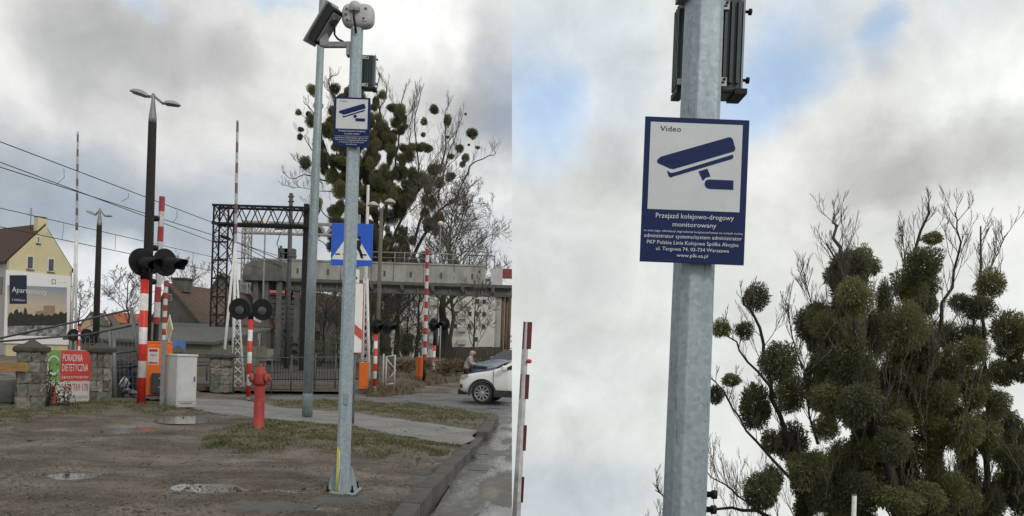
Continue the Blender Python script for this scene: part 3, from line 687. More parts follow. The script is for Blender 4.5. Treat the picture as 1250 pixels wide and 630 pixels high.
MB().tube([(0, 0, 0), (0, 0, 3), (.02, .0, 6), (.06, 0, 10.6)], [.112, .106, .094, .068], 14).build('pole', GALV2, t)
MB().lathe([(.118, 0), (.118, .5), (.112, .52)], 14).build('base', GALV2, t)
MB().tube([(.06, 0, 10.55), (.1, -.3, 10.9), (.15, -1.3, 11.05)], .04, 8).build('arm', GALV2, t); lamp_head(t, (.15, -1.2, 11.05), (0.05, -1, 0), .7, .16)
def wood_lamp(name, label, base, s, px0, z_top, rbot, rtop, heads, group=None):
    t = thing(name, label, 'street lamp', base, group=group)
    MB().tube([(0, 0, 0), (0, 0, z_top)], [rbot, rtop], 10).build('pole', mat('tarred_pole', (.03, .028, .026), (.018, .017, .016), scale=3, rough=.9, spec=.2, stretch=(4, 4, .5)), t)
    MB().lathe([(rtop*1.02, z_top-.05), (rtop*.98, z_top+.1), (rtop*.45, z_top+.55), (rtop*.4, z_top+.75)], 12).build('neck', GREYMETAL, t)
    for a, bb, ln, w in heads:
        MB().tube([(0, 0, z_top+.7), a], .035, 7).build('arm', GREYMETAL, t); lamp_head(t, a, bb, ln, w)
    return t
q = G(175.5, 489); q = Vector((q.x, q.y, 0)); s = q.y/F
wood_lamp('street_lamp', 'tall dark pole carrying two grey lamp heads, behind the nearer crossing signal', q, s, 0, (489-148)*s, .14, .105,
    [((-.12, -.03, (489-119)*s), (-.9, -.2, .22), .48, .17), ((.26, .05, (489-127)*s+.03), (.9, .15, -.03), .44, .15)])
q = P(117, 412, 33); q.z = 0; s = 33/F
wood_lamp('street_lamp', 'dark slim lamp pole between the yellow house and the nearer signal', q, s, 0, (P(122, 275, 33).z), .15, .11,
    [((-.2, 0, P(119, 263, 33).z), (-.85, -.2, .35), .42, .15), ((.25, 0, P(124, 264, 33).z), (.9, 0, .05), .32, .1)])
q = P(460, 440, 30); q.z = 0
t = thing('platform_lamp', 'pale wooden lamp pole with two white shades before the footbridge', 'street lamp', q)
MB().tube([(0, 0, 0), (0, 0, P(468, 256, 30).z)], [.095, .07], 9).build('pole', mat('grey_wood', (.16, .14, .115), (.09, .08, .065), scale=3, rough=.9, stretch=(6, 6, .6)), t)
zt = P(468, 256, 30).z
for sx in (-1, 1):
    MB().tube([(0, 0, zt-.1), (.12*sx, 0, zt+.2), (.3*sx, 0, zt+.28)], .03, 6).build('arm', GREYMETAL, t)
    MB().lathe([(.24, 0), (.2, .09), (.1, .16), (.04, .19)], 14, (.34*sx, 0, zt+.2+.07*sx)).build('lamp_shade', mat('shade_white', (.42, .41, .38), (.35, .34, .32), rough=.5), t)
for px, py, pb_, d, lab in ((322, 273, 430, 52, 'thin post with a cream globe lamp under the black gantry beam'), (536, 273, 430, 66, 'globe lamp post at the edge of the footbridge parapet, before the bare crown')):
    q = P(px-3, pb_, d); q.z = 0; zt = P(px, py, d).z; t = thing('globe_lamp', lab, 'street lamp', q)
    MB().tube([(0, 0, 0), (0, 0, zt)], [.08, .05], 7).build('pole', GREYMETAL, t)
    b = MB(); b.lathe([(.03, -.26), (.16, -.2), (.25, -.08), (.26, .03), (.2, .16), (.08, .24), (.01, .25)], 12, (0, 0, zt)); b.build('globe', mat('globe_cream', (.62, .56, .42), (.55, .5, .38), rough=.3), t)

# ---------------------------------------------------------------- crossing signals
LENSM = mat('signal_lens', (.05, .05, .055), (.09, .09, .1), rough=.15)
def signal(label, base, post_h, band, heads, r_post=.06, bar=None, r=.3, vis=.35, zmin=-99, off=None, joint=True):
    t = thing('crossing_signal', label, 'crossing signal', base, group='red and white level crossing signals')
    m = stripe('signal_stripe', band, -(post_h-band/2) if off is None else off, zmin=zmin)
    MB().tube([(0, 0, 0), (0, 0, post_h)], r_post, 14).build('post', m, t)
    for hx, hz, yaw in heads:
        f = Vector((math.sin(yaw), -math.cos(yaw), 0)); c = Vector((hx, 0, hz)); sdv = Vector((math.cos(yaw), math.sin(yaw), 0))
        o = MB().lathe([(r, -.015), (r, .012), (r*.93, .02), (r*.9, .012)], 28, c, f).build('backboard', BLACK, t)
        MB().lathe([(r*.5, 0), (r*.46, -.12), (r*.25, -.2)], 18, c, f).build('housing', BLACK, o)
        MB().lathe([(r*.42, .0), (r*.44, .03), (r*.40, .032), (r*.36, .034), (r*.2, .05), (r*.02, .056)], 20, c-Vector((0, 0, r*.08)), f).build('lens', LENSM, o)
        vs = []; n = 14; b = MB()                   # visor: three quarters of a tube, cut obliquely
        for rr_ in (r*.5, r*.475):
            for i in range(n+1):
                a = R_(-35)+R_(250)*i/n; ln = vis*(.7+.3*max(0, math.sin(a)))
                for x in (.01, ln): vs.append(c-Vector((0, 0, r*.08))+sdv*(rr_*math.cos(a))+Vector((0, 0, rr_*math.sin(a)))+f*x-Vector((0, 0, x*.12)))
        m2 = 2*(n+1); fs = []
        for i in range(n):
            k = 2*i; fs += [(k, k+1, k+3, k+2), (m2+k, m2+k+2, m2+k+3, m2+k+1), (k+1, m2+k+1, m2+k+3, k+3)]
        b.add(vs, fs, True); b.build('visor', BLACK, o)
    if joint:
        z = heads[0][1]; b = MB()
        b.bar((heads[0][0], .06, z), (heads[-1][0], .06, heads[-1][1]), .06); b.tube([(0, 0, post_h-.02), (0, 0.03, max(z, post_h)+.06)], r_post*1.15, 12); b.build('crossarm', BLACK, t)
    return t
q, s = at(172, 494.5); zz = lambda y: (494.5-y)*s
signal('nearest red and white crossing signal, two hooded black lamps, before the orange barrier machine', q, zz(340), 20.5*s, [(-.08, zz(320), R_(58)), (.50, zz(319.5), R_(64))], .098, r=.35, vis=.74, off=-23.25*s, zmin=20*s)
q, s = at(303, 488); zz = lambda y: (488-y)*s
signal('crossing signal with two flat round black lamps facing the viewer, beyond the red hydrant', q, zz(389), 13.6*s, [(-.33, zz(377.5), R_(3)), (.33, zz(377.5), R_(-3))], .065, r=.315, vis=.07)
q, s = at(457, 478); zz = lambda y: (478-y)*s
signal('crossing signal on a striped post beside the tilted orange box nearest the camera pole', q, zz(407), 9.2*s, [(0, zz(398), R_(45)), (.42, zz(398), R_(52))], .07, r=.26, vis=.42)
q, s = at(529, 463); zz = lambda y: (463-y)*s
signal('short striped signal post with dark lamps, beside the tallest striped boom', q, zz(421), 7.5*s, [(-.08, zz(397), R_(48)), (.52, zz(395), R_(-30))], .075, r=.36, vis=.45)

# ---------------------------------------------------------------- raised barrier booms and their machines
def boom(label, base, pts, widths, band, m=None, cat='barrier boom', group='raised barrier booms', stays=None):
    t = thing('barrier_boom', label, cat, base, group=group); pts = [Vector(p) for p in pts]
    MB().tube(pts, widths, 6, smooth=False).build('boom_pole', m or stripe('boom_stripe', band, -(pts[-1].z-band/2), (.34, .022, .024), (.60, .58, .57)), t)
    return t
def foot(px, py, d):
    q = P(px, py, d); q.z = 0; return q
q = foot(187, 480, 20.5); rel = lambda px, py, d, q: P(px, py, d)-q
t = boom('striped barrier boom standing upright above the large orange machine beside the tall lamp pole', q, [rel(191, 396, 20.5, q), rel(198, 240, 20.5, q)], [.085, .075], .42)
MB().tube([rel(187, 480, 20.5, q), rel(188.2, 455, 20.5, q), rel(191, 394, 20.5, q)], [.07, .075, .075], 4).build('black_arm', BLACK, t)
for py in (267, 303, 331, 344): MB().lathe([(.05, 0), (.05, .06), (.085, .07), (.085, .15)], 8, rel(195.5-(py-267)*.05, py, 20.45, q), (-1, -.1, 0)).build('boom_lamp', BLACK, t)
q = foot(201, 478, 27)
boom('thin striped boom just beyond the big upright boom, mostly hidden by the yellow diamond', q, [rel(199, 440, 27, q), rel(203, 343, 27, q)], .075, .22)
q = foot(521, 470, 34)
t = boom('tall slim striped boom beside the farthest orange machine, crossing the footbridge', q, [rel(518.5, 440, 33.6, q), rel(522, 304, 33.6, q)], [.10, .085], .30)
MB().tube([rel(517.3, 469, 33.6, q), rel(518.5, 440, 33.6, q)], .09, 4).build('black_arm', BLACK, t)
STRW = stripe('faded_stripe', .36, .1, (.17, .075, .07), (.44, .44, .43))
def truss_boom(label, px0, py0, px1, py1, d, split, leg, lat, wtop):
    q = foot(px0, py0, d); t = boom(label, q, [rel(px0+(px1-px0)*.55, py0+(py1-py0)*.55, d, q), rel(px1, py1, d, q)], [wtop*1.15, wtop*.8], .6, STRW)
    top = rel(px0+(px1-px0)*split, py0+(py1-py0)*split, d, q); a = rel(px0, py0, d, q); mid = top
    MB().tube([a, mid], [wtop*1.1, wtop], 6).build('strut', WHITE, t)
    b2 = rel(px0-leg, py0, d, q); MB().tube([b2, mid], [wtop*1.1, wtop*.8], 6).build('strut', WHITE, t)
    if lat:
        c2 = rel(px0+lat, py0, d, q); MB().tube([c2, mid+Vector((0, 0, -.2))], wtop*.8, 5).build('strut', WHITE, t); b = MB(); n = 15
        for i in range(n):
            f = i/n*.92; g_ = (i+1)/n*.92; b.tube([a.lerp(mid, f), c2.lerp(mid, g_)], .018, 4, False); b.tube([c2.lerp(mid, f), a.lerp(mid, g_)], .018, 4, False)
        b.build('lattice', WHITE, t, kind='stuff')
    return t
truss_boom('tall white boom with lattice legs, standing before the black gantry column', 284, 480, 290, 147, 26, .56, 15, 14, .05)
truss_boom('distant faded boom with twin white strands, rising right beside the yellow house gable', 92, 428, 95, 161, 36, .62, 6, 0, .052)
q = foot(447, 478, 31); t = boom('plain white boom whose tip ends above the blue pedestrian sign', q, [rel(446.5, 340, 31, q), rel(449.5, 226, 31, q)], [.075, .06], .6, WHITE)
for a, b_ in (((441, 478), (445, 340)), ((451, 478), (448, 340))): MB().tube([rel(*a, 31, q), rel(*b_, 31, q)], .065, 6).build('strut', WHITE, t)
b = MB()
for i in range(16):
    f = i/16; g_ = (i+1)/16; l0 = rel(441+4*f, 478-138*f, 31, q); r1 = rel(451-3*g_, 478-138*g_, 31, q); l1 = rel(441+4*g_, 478-138*g_, 31, q); r0 = rel(451-3*f, 478-138*f, 31, q)
    b.tube([l0, r1], .018, 4, False); b.tube([r0, l1], .018, 4, False)
b.build('lattice', WHITE, t, kind='stuff')
def machine(label, px0, px1, py0, py1, d, yaw, dep, mount=None):
    s = d/F; q = P((px0+px1)/2, py1, d); q.z = max(q.z, 0); w = (px1-px0)*s; h = (py1-py0)*s
    t = thing('barrier_machine', label, 'barrier machine', q, yaw, 'orange barrier machines'); 
    bevel(MB().box((0, dep/2, h/2+.03), (w, dep, h-.06)).build('housing', ORANGE, t), .025)
    bevel(MB().box((0, dep/2, h+.0), (w*1.04, dep*1.05, .05)).build('lid', ORANGE, t), .012)
    MB().box((0, dep/2, .015), (w*1.05, dep*1.05, .05)).build('base', DARKMETAL, t)
    MB().box((0, -.006, h*.55), (w*.82, .012, h*.78)).build('door', mat('orange_door', (.70, .15, .012), (.58, .11, .012), rough=.5), t)
    return t, w, h
q = foot(194, 487, 19.6)
t, w, h = machine('large orange barrier machine with a black counterweight, beside the grey cabinet', 179, 207, 418, 486, 19.9, R_(24), .6)
b = MB(); b.box((.0, -.12, h*.27), (.34, .12, .56)); bevel(b.build('counterweight', mat('dark_box', (.025, .027, .03), (.035, .037, .04), rough=.6), t), .03)
for zz_ in (.18, .42): MB().lathe([(.025, 0), (.025, .02)], 10, (.02, -.18, h*.27-.28+zz_), (0, -1, 0)).build('bolt', GREYMETAL, t)
MB().box((0, -.25, .03), (.95, .08, .06)).build('mounting_rail', GREYMETAL, t)
machine('small orange barrier machine just behind the camera pole', 437.5, 449, 444, 478, 27.7, R_(8), .4)
machine('farthest orange barrier machine, beside a slim tall striped boom', 508.5, 519, 438, 471, 34, R_(12), .5)
# warning plate on the boom and on a small stake
q = foot(186, 490, 18.9); t = thing('warning_plate', 'small white notice with red print, hung before the orange machine', 'sign', P(187.3, 435, 18.9))
s = 18.9/F; MB().box((0, 0, 0), (13*s, .012, 20*s)).build('plate', WHITE, t)
b = MB(); b.box((0, -.008, 7.2*s), (10.5*s, .004, 3*s)); b.build('red_print', RED, t); MB().box((0, -.008, -8*s), (11.5*s, .004, 1.6*s)).build('red_line', RED, t)
b = MB(); text(b, 'UWAGA', -4.2*s, .2*s, 8.4*s, 3*s, -.008); b.build('lettering', BLACK, t)
q = foot(198, 497, 18.2); s = 18.2/F; t = thing('steel_post', 'slim grey steel post in front of the orange machine', 'post', q); MB().box((0, 0, 41*s), (5.2*s, .06, 82*s)).build('post', GREYMETAL, t)
# priority-road diamond, turned almost edge-on
q = P(207, 402, 26); t = thing('diamond_sign', 'yellow and white diamond road sign seen obliquely beside the thin striped boom', 'road sign', (q.x, q.y, 0), R_(-52))
zc = q.z; MB().tube([(0, .03, 0), (0, .03, zc+.2)], .03, 8).build('post', GREYMETAL, t)
def dia(r): return [(-r, 0), (0, -r), (r, 0), (0, r)]
MB().prism([(x, z+zc) for x, z in dia(.52)], -.02, 0).build('plate', WHITE, t); MB().prism([(x, z+zc) for x, z in dia(.36)], -.024, -.0205).build('yellow_panel', mat('sign_yellow', (.55, .38, .04), (.48, .33, .04), rough=.5), t)

# ---------------------------------------------------------------- pedestrian crossing sign and distance board
q, s = at(430.5, 517); t = thing('road_sign', 'square blue pedestrian crossing sign behind the camera pole', 'road sign', q)
MB().tube([(0, 0, 0), (.0, 0, (517-262)*s)], .032, 10).build('post', GREYMETAL, t)
BLUE = mat('sign_blue', (.013, .10, .58), (.011, .085, .50), rough=.4); SWH = mat('sign_white', (.72, .73, .72), (.64, .65, .64), rough=.45)
c0 = P(429.5, 298.5, q.y-.06)-q; hw = 25.2*s
def fs(u, y, v): return (c0.x+u*hw, c0.y+y, c0.z+v*hw)
pt = bevel(MB().box((c0.x, c0.y+.012, c0.z), (2*hw, .02, 2.04*hw)).build('plate', BLUE, t), .008)
def rp(pts, y0, nm, m): b = MB(); b.prism(pts, y0, y0+.002, fs); b.build(nm, m, pt)
rp([(-.98, -.74), (.98, -.74), (.03, .72), (-.03, .72)], -.003, 'white_triangle', SWH)
for x0, x1 in ((-.78, -.55), (-.42, -.18), (.1, .28), (.45, .72)): rp([(x0, -.52), (x1, -.52), (x1, -.45), (x0, -.45)], -.006, 'stripe', BLACK)
rp([(.34+.085*math.cos(2*pi*k/12), .34+.085*math.sin(2*pi*k/12)) for k in range(12)], -.006, 'figure_head', BLACK)
rp([(x+.2, z) for x, z in ((.02, .22), (.20, .22), (.26, .02), (.20, -.14), (.30, -.36), (.38, -.66), (.26, -.66), (.16, -.38), (.06, -.22), (-.06, -.44), (-.2, -.66), (-.30, -.62), (-.14, -.36), (.0, -.1))], -.006, 'figure_body', BLACK)
q2 = Vector((q.x, q.y, 0)); c1 = P(433, 388, q.y-.1)-q2; yw = R_(38)
def fb(u, y, v): return (c1.x+(u*math.cos(yw)+y*math.sin(yw)), c1.y+(u*math.sin(yw)-y*math.cos(yw))*1, c1.z+v)
def rb_(pts, y, nm, m, par, th=.002): b = MB(); b.prism(pts, 0, -th, lambda u, yy, v: (c1.x+u*math.cos(yw)+(y+yy)*math.sin(yw), c1.y+u*math.sin(yw)-(y+yy)*math.cos(yw), c1.z+v)); return b.build(nm, m, par)
W2, H2 = 11.5*s, 43*s
brd = rb_([(-W2, -H2), (W2, -H2), (W2, H2), (-W2, H2)], .0, 'distance_board', RED, t, .015)
rb_([(-W2*.88, -H2*.975), (W2*.88, -H2*.975), (W2*.88, H2*.975), (-W2*.88, H2*.975)], .004, 'white_face', SWH, brd)
rb_([(-W2*.86, -H2*.02), (-W2*.86, -H2*.30), (W2*.86, -H2*.62), (W2*.86, -H2*.34)], .008, 'red_bar', mat('bar_red', (.52, .07, .04), (.45, .06, .035), rough=.5), brd)
c1 = P(435, 337, q.y-.1)-q2; k = rb_([(-4*s, -8*s), (4*s, -8*s), (4*s, 8*s), (-4*s, 8*s)], 0, 'small_plate', SWH, t, .01); rb_([(-1.2*s, -4*s), (1.2*s, -4*s), (1.2*s, -1*s), (-1.2*s, -1*s)], .004, 'mark', BLACK, k)

# ---------------------------------------------------------------- hydrant
q, s = at(315.5, 526); t = thing('fire_hydrant', 'red pillar fire hydrant standing on the grass mound', 'hydrant', q-Vector((0, 0, .04)))
HYD = wear(mat('hydrant_red', (.40, .034, .03), (.27, .025, .023), scale=5, rough=.6, bump=.15, bscale=30), (.24, .12, .09), .7, .3, 9)
MB().lathe([(.105, 0), (.105, .05), (.10, .06), (.093, .9), (.093, .96)], 18).build('barrel', HYD, t)
MB().lathe([(.125, .90), (.135, .93), (.135, 1.0), (.12, 1.08), (.125, 1.10), (.10, 1.16), (.075, 1.20), (.07, 1.235)], 18).build('bonnet', HYD, t)
MB().lathe([(.035, 1.23), (.035, 1.29)], 5, smooth=False).build('spindle_nut', HYD, t)
for d_, ln in (((-1, -.75, 0), .19), ((1, -.35, -.02), .2)):
    o = MB().lathe([(.06, .05), (.06, ln-.06), (.078, ln-.055), (.078, ln-.01), (.066, ln), (.025, ln+.008)], 14, (0, 0, 1.03), d_).build('outlet', HYD, t)
    MB().lathe([(.024, ln), (.024, ln+.03)], 5, (0, 0, 1.03), d_, smooth=False).build('outlet_nut', mat('worn_red', (.30, .12, .10), (.25, .08, .07), rough=.7), o)
    MB().lathe([(.082, ln-.04), (.084, ln-.022), (.082, ln-.005)], 14, (0, 0, 1.03), d_).build('rim', MATS['worn_red'], o)
# ---------------------------------------------------------------- grey cabinet
q = G(227, 498); t = thing('electrical_cabinet', 'plain light grey electrical cabinet beside the orange barrier machine', 'cabinet', q, R_(50)); s = q.y/F
CAB = wear(mat('cabinet_grey', (.52, .53, .52), (.46, .47, .455), scale=2, rough=.5), (.22, .20, .17), .5, .3, 4)
w, h, dp = 25*s, 64*s, .56
bevel(MB().box((0, dp/2, h/2), (w, dp, h-.02)).build('body', CAB, t), .012)
bevel(MB().box((0, dp/2-.01, h), (w*1.06, dp*1.08, .05)).build('roof', CAB, t), .012)
o = bevel(MB().box((0, -.008, h*.54), (w*.92, .016, h*.84)).build('door', CAB, t), .006); MB().box((w*.36, -.022, h*.55), (.03, .02, .12)).build('handle', DARKMETAL, o)
MB().box((0, -.004, h*.085), (w*.6, .014, .014)).build('vent_slot', DARKMETAL, t)

# ---------------------------------------------------------------- stone gate pillars
def pillar(label, px, w_px, py0, py1, cap_w, d, seed, py_cap):
    rr = random.Random(seed); s = d/F; q = P(px, py1, d); q.z = -.02; h = (py1-py0)*s; w = w_px*s
    t = thing('stone_pillar', label, 'gate pillar', q, math.atan2(-q.x, q.y)*.72+rr.uniform(-.06, .06), 'rough stone gate pillars')
    MB().box((0, 0, h/2), (w*.93, w*.93, h)).build('core', MORTAR, t)
    z = 0.0
    while z < h-.05:
        ch = min(rr.uniform(.22, .34), h-z)
        if h-z-ch < .12: ch = h-z
        off = rr.uniform(.3, .7)
        for side in range(4):
            cuts = [0, off if side % 2 == 0 else 1-off, 1] if rr.random() < .85 else [0, .34, .68, 1]
            for a, b in zip(cuts, cuts[1:]):
                lw = (b-a)*w-.012; cx = (a+b)/2*w-w/2; dp = .10+rr.uniform(-.03, .03)
                o = MB().box((0, 0, 0), (lw, dp, ch-.012)).build('stone', STONES[rr.choice((0, 0, 0, 1, 1, 2, 3))], t)
                bm = bmesh.new(); bm.from_mesh(o.data); bmesh.ops.subdivide_edges(bm, edges=list(bm.edges), cuts=2, use_grid_fill=True)
                for v in bm.verts:
                    f = Vector((abs(v.co.x)/(lw/2), abs(v.co.y)/(dp/2), abs(v.co.z)/((ch-.02)/2)))
                    k = sum(1 for e in f if e > .99)
                    v.co *= 1-.04*max(0, k-1); v.co += Vector((rr.uniform(-1, 1), rr.uniform(-1, 1), rr.uniform(-1, 1)))*.019
                bm.to_mesh(o.data); bm.free()
                c, sn = math.cos(side*pi/2), math.sin(side*pi/2); yy = -w/2+dp/2-.035
                o.location = (cx*c-yy*sn, cx*sn+yy*c, z+ch/2); o.rotation_euler[2] = side*pi/2
        z += ch
    cw = cap_w*s/2; ph = (py0-py_cap)*s; b = MB()
    vs = []
    for zz, f in ((h-.01, .94), (h+.03, 1.0), (h+.09, 1.0), (h+.11, .96), (h+ph*.62, .45), (h+ph-.02, .1), (h+ph, .03)):
        for i in range(16):
            a = 2*pi*i/16; c, sn = math.cos(a), math.sin(a); m_ = max(abs(c), abs(sn)); vs.append((c/m_*cw*f+rr.uniform(-.012, .012), sn/m_*cw*f+rr.uniform(-.012, .012), zz+rr.uniform(-.012, .012)))
    b.add(vs, [(j*16+i, j*16+(i+1) % 16, (j+1)*16+(i+1) % 16, (j+1)*16+i) for j in range(6) for i in range(16)]+[tuple(range(96, 112))]); b.build('cap', CAPST, t)
    return t
pillar('rough stone pillar with a pyramid cap, at the end of the yellow plank', 37, 24, 430, 501, 33, 16.6, 1, 414)
pillar('rough stone pillar with a worn cap, between the red banner and the mesh fence', 122, 20, 425, 489, 31, 18.6, 2, 412)
pillar('farther stone pillar beside the black gantry column foot', 270, 22, 434, 476, 33, 24.8, 3, 423)
pillar('stone pillar mostly hidden behind the grey cabinet, only its dark cap showing', 216, 21, 433, 478, 25, 24, 4, 421)
# yellow plank and low concrete block at the edge
q = P(-30, 447.5, 16.45); t = thing('wooden_plank', 'yellowish wooden plank nailed to the nearest stone pillar', 'plank', q)
MB().bar((0, 0, 0), P(33, 448, 16.1)-q, .05, 11*16.4/F, up=(0, 0, 1)).build('plank', mat('yellow_wood', (.36, .22, .075), (.25, .15, .06), scale=3, rough=.8, stretch=(.6, 6, 6)), t)
q = P(-20, 488, 18); q.z = 0; t = thing('concrete_block', 'low weathered concrete block below the yellow plank', 'concrete block', q); bevel(MB().box((0, 0, .3), (1.7, .5, .6)).build('block', DCONC, t), .05)

# ---------------------------------------------------------------- banner
A, B = G(57, 494), G(110, 487); A = A*(17.3/A.y)*1; A.z = .02; B = P(110, 487, 18.3); B.z = .06
A = P(57, 493, 17.5); A.z = .02
xd = (B-A); bw = xd.length; xd.normalize(); hb_ = 67*17.7/F
t = thing('banner', 'red and green dietician banner stretched between two stone pillars', 'banner', A, math.atan2(xd.y, xd.x))
nx, ny = 24, 12
def bz(u, v): return -.025*math.sin(u*9)*(1-v)*.6-.02*math.sin(v*7+u*3)-.03*math.sin(pi*u)
def cloth(name, u0, v0, u1, v1, off, m, parent, cutc=False):
    b = MB(); vs = []
    for j in range(ny+1):
        for i in range(nx+1):
            u = u0+(u1-u0)*i/nx; v = v0+(v1-v0)*j/ny
            if cutc: u = min(u, 1-.06*abs(v-.5)*2*(1 if v > .5 else .3))
            vs.append((u*bw, bz(u, v)-off, v*hb_))
    b.add(vs, [(j*(nx+1)+i, j*(nx+1)+i+1, (j+1)*(nx+1)+i+1, (j+1)*(nx+1)+i) for j in range(ny) for i in range(nx)], True); return b.build(name, m, parent)
BR = mat('banner_red', (.52, .05, .035), (.45, .04, .03), rough=.55); BGn = mat('banner_green', (.16, .32, .09), (.13, .27, .07), rough=.55); BWh = mat('banner_white', (.50, .49, .46), (.42, .41, .39), rough=.6)
base_ = cloth('sheet', 0, 0, 1, 1, 0, BWh, t, True); md = base_.modifiers.new('thickness', 'SOLIDIFY'); md.thickness = .006
cloth('red_field', .27, .43, .985, .995, .006, BR, base_, True); cloth('green_field', .0, .43, .268, .995, .006, BGn, base_)
def ft(x, y, z): return (x*bw, bz(x, z)-y, z*hb_)
b = MB(); text(b, 'PORADNIA', .31, .79, .46, .135, .010, ft); text(b, 'DIETETYCZNA', .31, .61, .60, .135, .010, ft)
b.build('lettering', LETTER, base_)
b = MB()
for k in range(15): text(b, 'nie'[k % 3], .315+k*.042, .475, .026, .045, .010, ft)
b.build('small_print', LETTER, base_)
b = MB(); text(b, 't.', .30, .25, .035, .12, .008, ft); text(b, '662 769 178', .38, .24, .56, .135, .008, ft); b.build('phone_number', RED, base_)
b = MB()
for k in range(11): text(b, 'nomurae'[k % 7], .45+k*.045, .10, .036, .055, .008, ft)
b.build('small_print', GREYMETAL, base_)
b = MB(); n = 24
for k in range(n-4):
    a0_, a1_ = pi*2*k/n+.5, pi*2*(k+1)/n+.5
    for (ra, rb2) in ((.115, .135),): b.face([ft(.12+ra*math.cos(a0_), .010, .72+ra*1.3*math.sin(a0_)), ft(.12+rb2*math.cos(a0_), .010, .72+rb2*1.3*math.sin(a0_)), ft(.12+rb2*math.cos(a1_), .010, .72+rb2*1.3*math.sin(a1_)), ft(.12+ra*math.cos(a1_), .010, .72+ra*1.3*math.sin(a1_))][::-1])
b.build('ring_emblem', LETTER, base_)
b = MB(); b.face([ft(u, .008, v) for u, v in ((.0, .02), (.2, .05), (.17, .3), (.1, .36), (.0, .2))]); b.build('red_shape', BR, base_)
# ivy stems in front of the banner
def stems(label, px, py, d, n, hgt, seed, spread):
    rr = random.Random(seed); q = P(px, py, d); q.z = 0; t = thing('dry_plant', label, 'plant', q); b = MB(); l = MB()
    for _ in range(n):
        x = rr.gauss(0, spread); p = [Vector((x, rr.gauss(0, .05), 0))]; h = hgt*rr.uniform(.4, 1.1)
        for k in range(5): p.append(p[-1]+Vector((rr.gauss(0, .035), rr.gauss(0, .03), h/5)))
        b.tube(p, [.012, .011, .01, .008, .006, .004], 3)
        for _k in range(14):
            c = p[rr.randrange(1, 6)]+Vector((rr.gauss(0, .05), rr.gauss(0, .04), rr.gauss(0, .07))); a = rr.uniform(0, 6.28); u = Vector((math.cos(a), math.sin(a)*.5, rr.uniform(-.7, .7)))*.035; v = u.cross(Vector((rr.gauss(0, 1), 1, rr.gauss(0, 1)))).normalized()*.022
            l.face([c-u, c-v, c+u, c+v])
    b.build('stem', BARK, t); l.build('dry_leaf', mat('dry_leaf', (.055, .055, .032), (.08, .06, .038), scale=8, rough=.8), t, kind='stuff'); return t
stems('dry ivy stems climbing in front of the green end of the banner', 57, 496, 17.0, 18, 1.0, 3, .07)
stems('dead weed stems growing before the phone number on the banner', 80, 494, 17.1, 8, .55, 5, .13)
# ---------------------------------------------------------------- railings and mesh fences
def pxrel(q, px, py, d): return P(px, py, d)-q
q = foot(128, 492, 20.4); t = thing('mesh_fence', 'leaning temporary mesh fence with steel tubes beside the nearest signal', 'fence', q)
for a, b_ in (((136, 493), (134.5, 404)), ((141, 493), (139, 404))): MB().tube([pxrel(q, *a, 20.4), pxrel(q, *b_, 20.4)], .045, 8).build('upright', GREYMETAL, t)
MB().tube([pxrel(q, 170, 440, 20.0), pxrel(q, 160, 375, 20.0)], .05, 8).build('brace', GREYMETAL, t)
for a, b_ in (((0, 413), (160, 378)), ((0, 417), (100, 409)), ((100, 410), (168, 396)), ((136, 449), (170, 446)), ((138, 432), (168, 428))): MB().tube([pxrel(q, *a, 20.8), pxrel(q, *b_, 20.2)], .028, 6).build('rail', DARKMETAL, t)
b = MB()
for k in range(14):
    x = 100+k*5.2; b.bar(pxrel(q, x, 491, 20.6), pxrel(q, x-1, 413-k*.9, 20.6), .008)
for k in range(9):
    y = 420+k*8.5; b.bar(pxrel(q, 100, y, 20.6), pxrel(q, 170, y-3, 20.6), .008)
b.build('wire_mesh', GREYMETAL, t, kind='stuff')
def bin_(label, px, py, d, w, h, lean):
    q = foot(px, py, d); t = thing('rubbish_bin', label, 'bin', q, lean); s = d/F; w *= s; h *= s
    b = MB(); b.lathe([(w*.40, 0), (w*.46, h*.1), (w*.5, h*.6), (w*.5, h*.8)], 16); b.build('body', mat('bin_navy', (.016, .018, .028), (.022, .023, .034), rough=.5), t)
    b = MB(); b.lathe([(w*.52, h*.79), (w*.52, h*.83), (w*.45, h*.93), (w*.25, h*1.0), (w*.02, h*1.02)], 16); b.build('lid', MATS['bin_navy'], t)
bin_('round dark bin nearer the worn stone pillar, behind the mesh fence', 146, 484, 21.5, 17, 45, .1)
bin_('round dark bin close behind the striped signal post', 164, 484, 21.8, 16, 44, -.1)
q = foot(152, 478, 21); t = thing('rubbish_bag', 'small white rubbish bag lying before the dark bins', 'bag', P(152, 470, 21)); s = 21/F
b = MB(); vs = [];
for zz_, r in ((0, .7), (.3, 1), (.6, .75), (.85, .35), (1, .12)):
    for i in range(10): a = 2*pi*i/10; vs.append((r*.14*math.cos(a)*random.uniform(.85, 1.15), r*.12*math.sin(a), zz_*.30-.05))
b.add(vs, [(j*10+i, j*10+(i+1) % 10, (j+1)*10+(i+1) % 10, (j+1)*10+i) for j in range(4) for i in range(10)]+[tuple(range(9, -1, -1))], True); b.build('bag', WHITE, t)
q = foot(151, 490, 20.9); t = thing('rubble_heap', 'pale rubble and blue tubes heaped under the white bag', 'rubble', q)
rr = random.Random(4); b = MB()
for k in range(34):
    v, f = lump(rr.uniform(.06, .15), rr); x, y = rr.gauss(0, .30), rr.gauss(0, .15); z = max(.02, .36-abs(x)*.5)*rr.uniform(.1, 1); b.add([(a+x, c+y, e+z) for a, c, e in v], f)
b.build('rubble', mat('pale_rubble', (.34, .35, .37), (.2, .21, .23), scale=6, rough=.9), t, kind='stuff')
BT = mat('blue_tube', (.04, .06, .16), (.03, .05, .12), rough=.5)
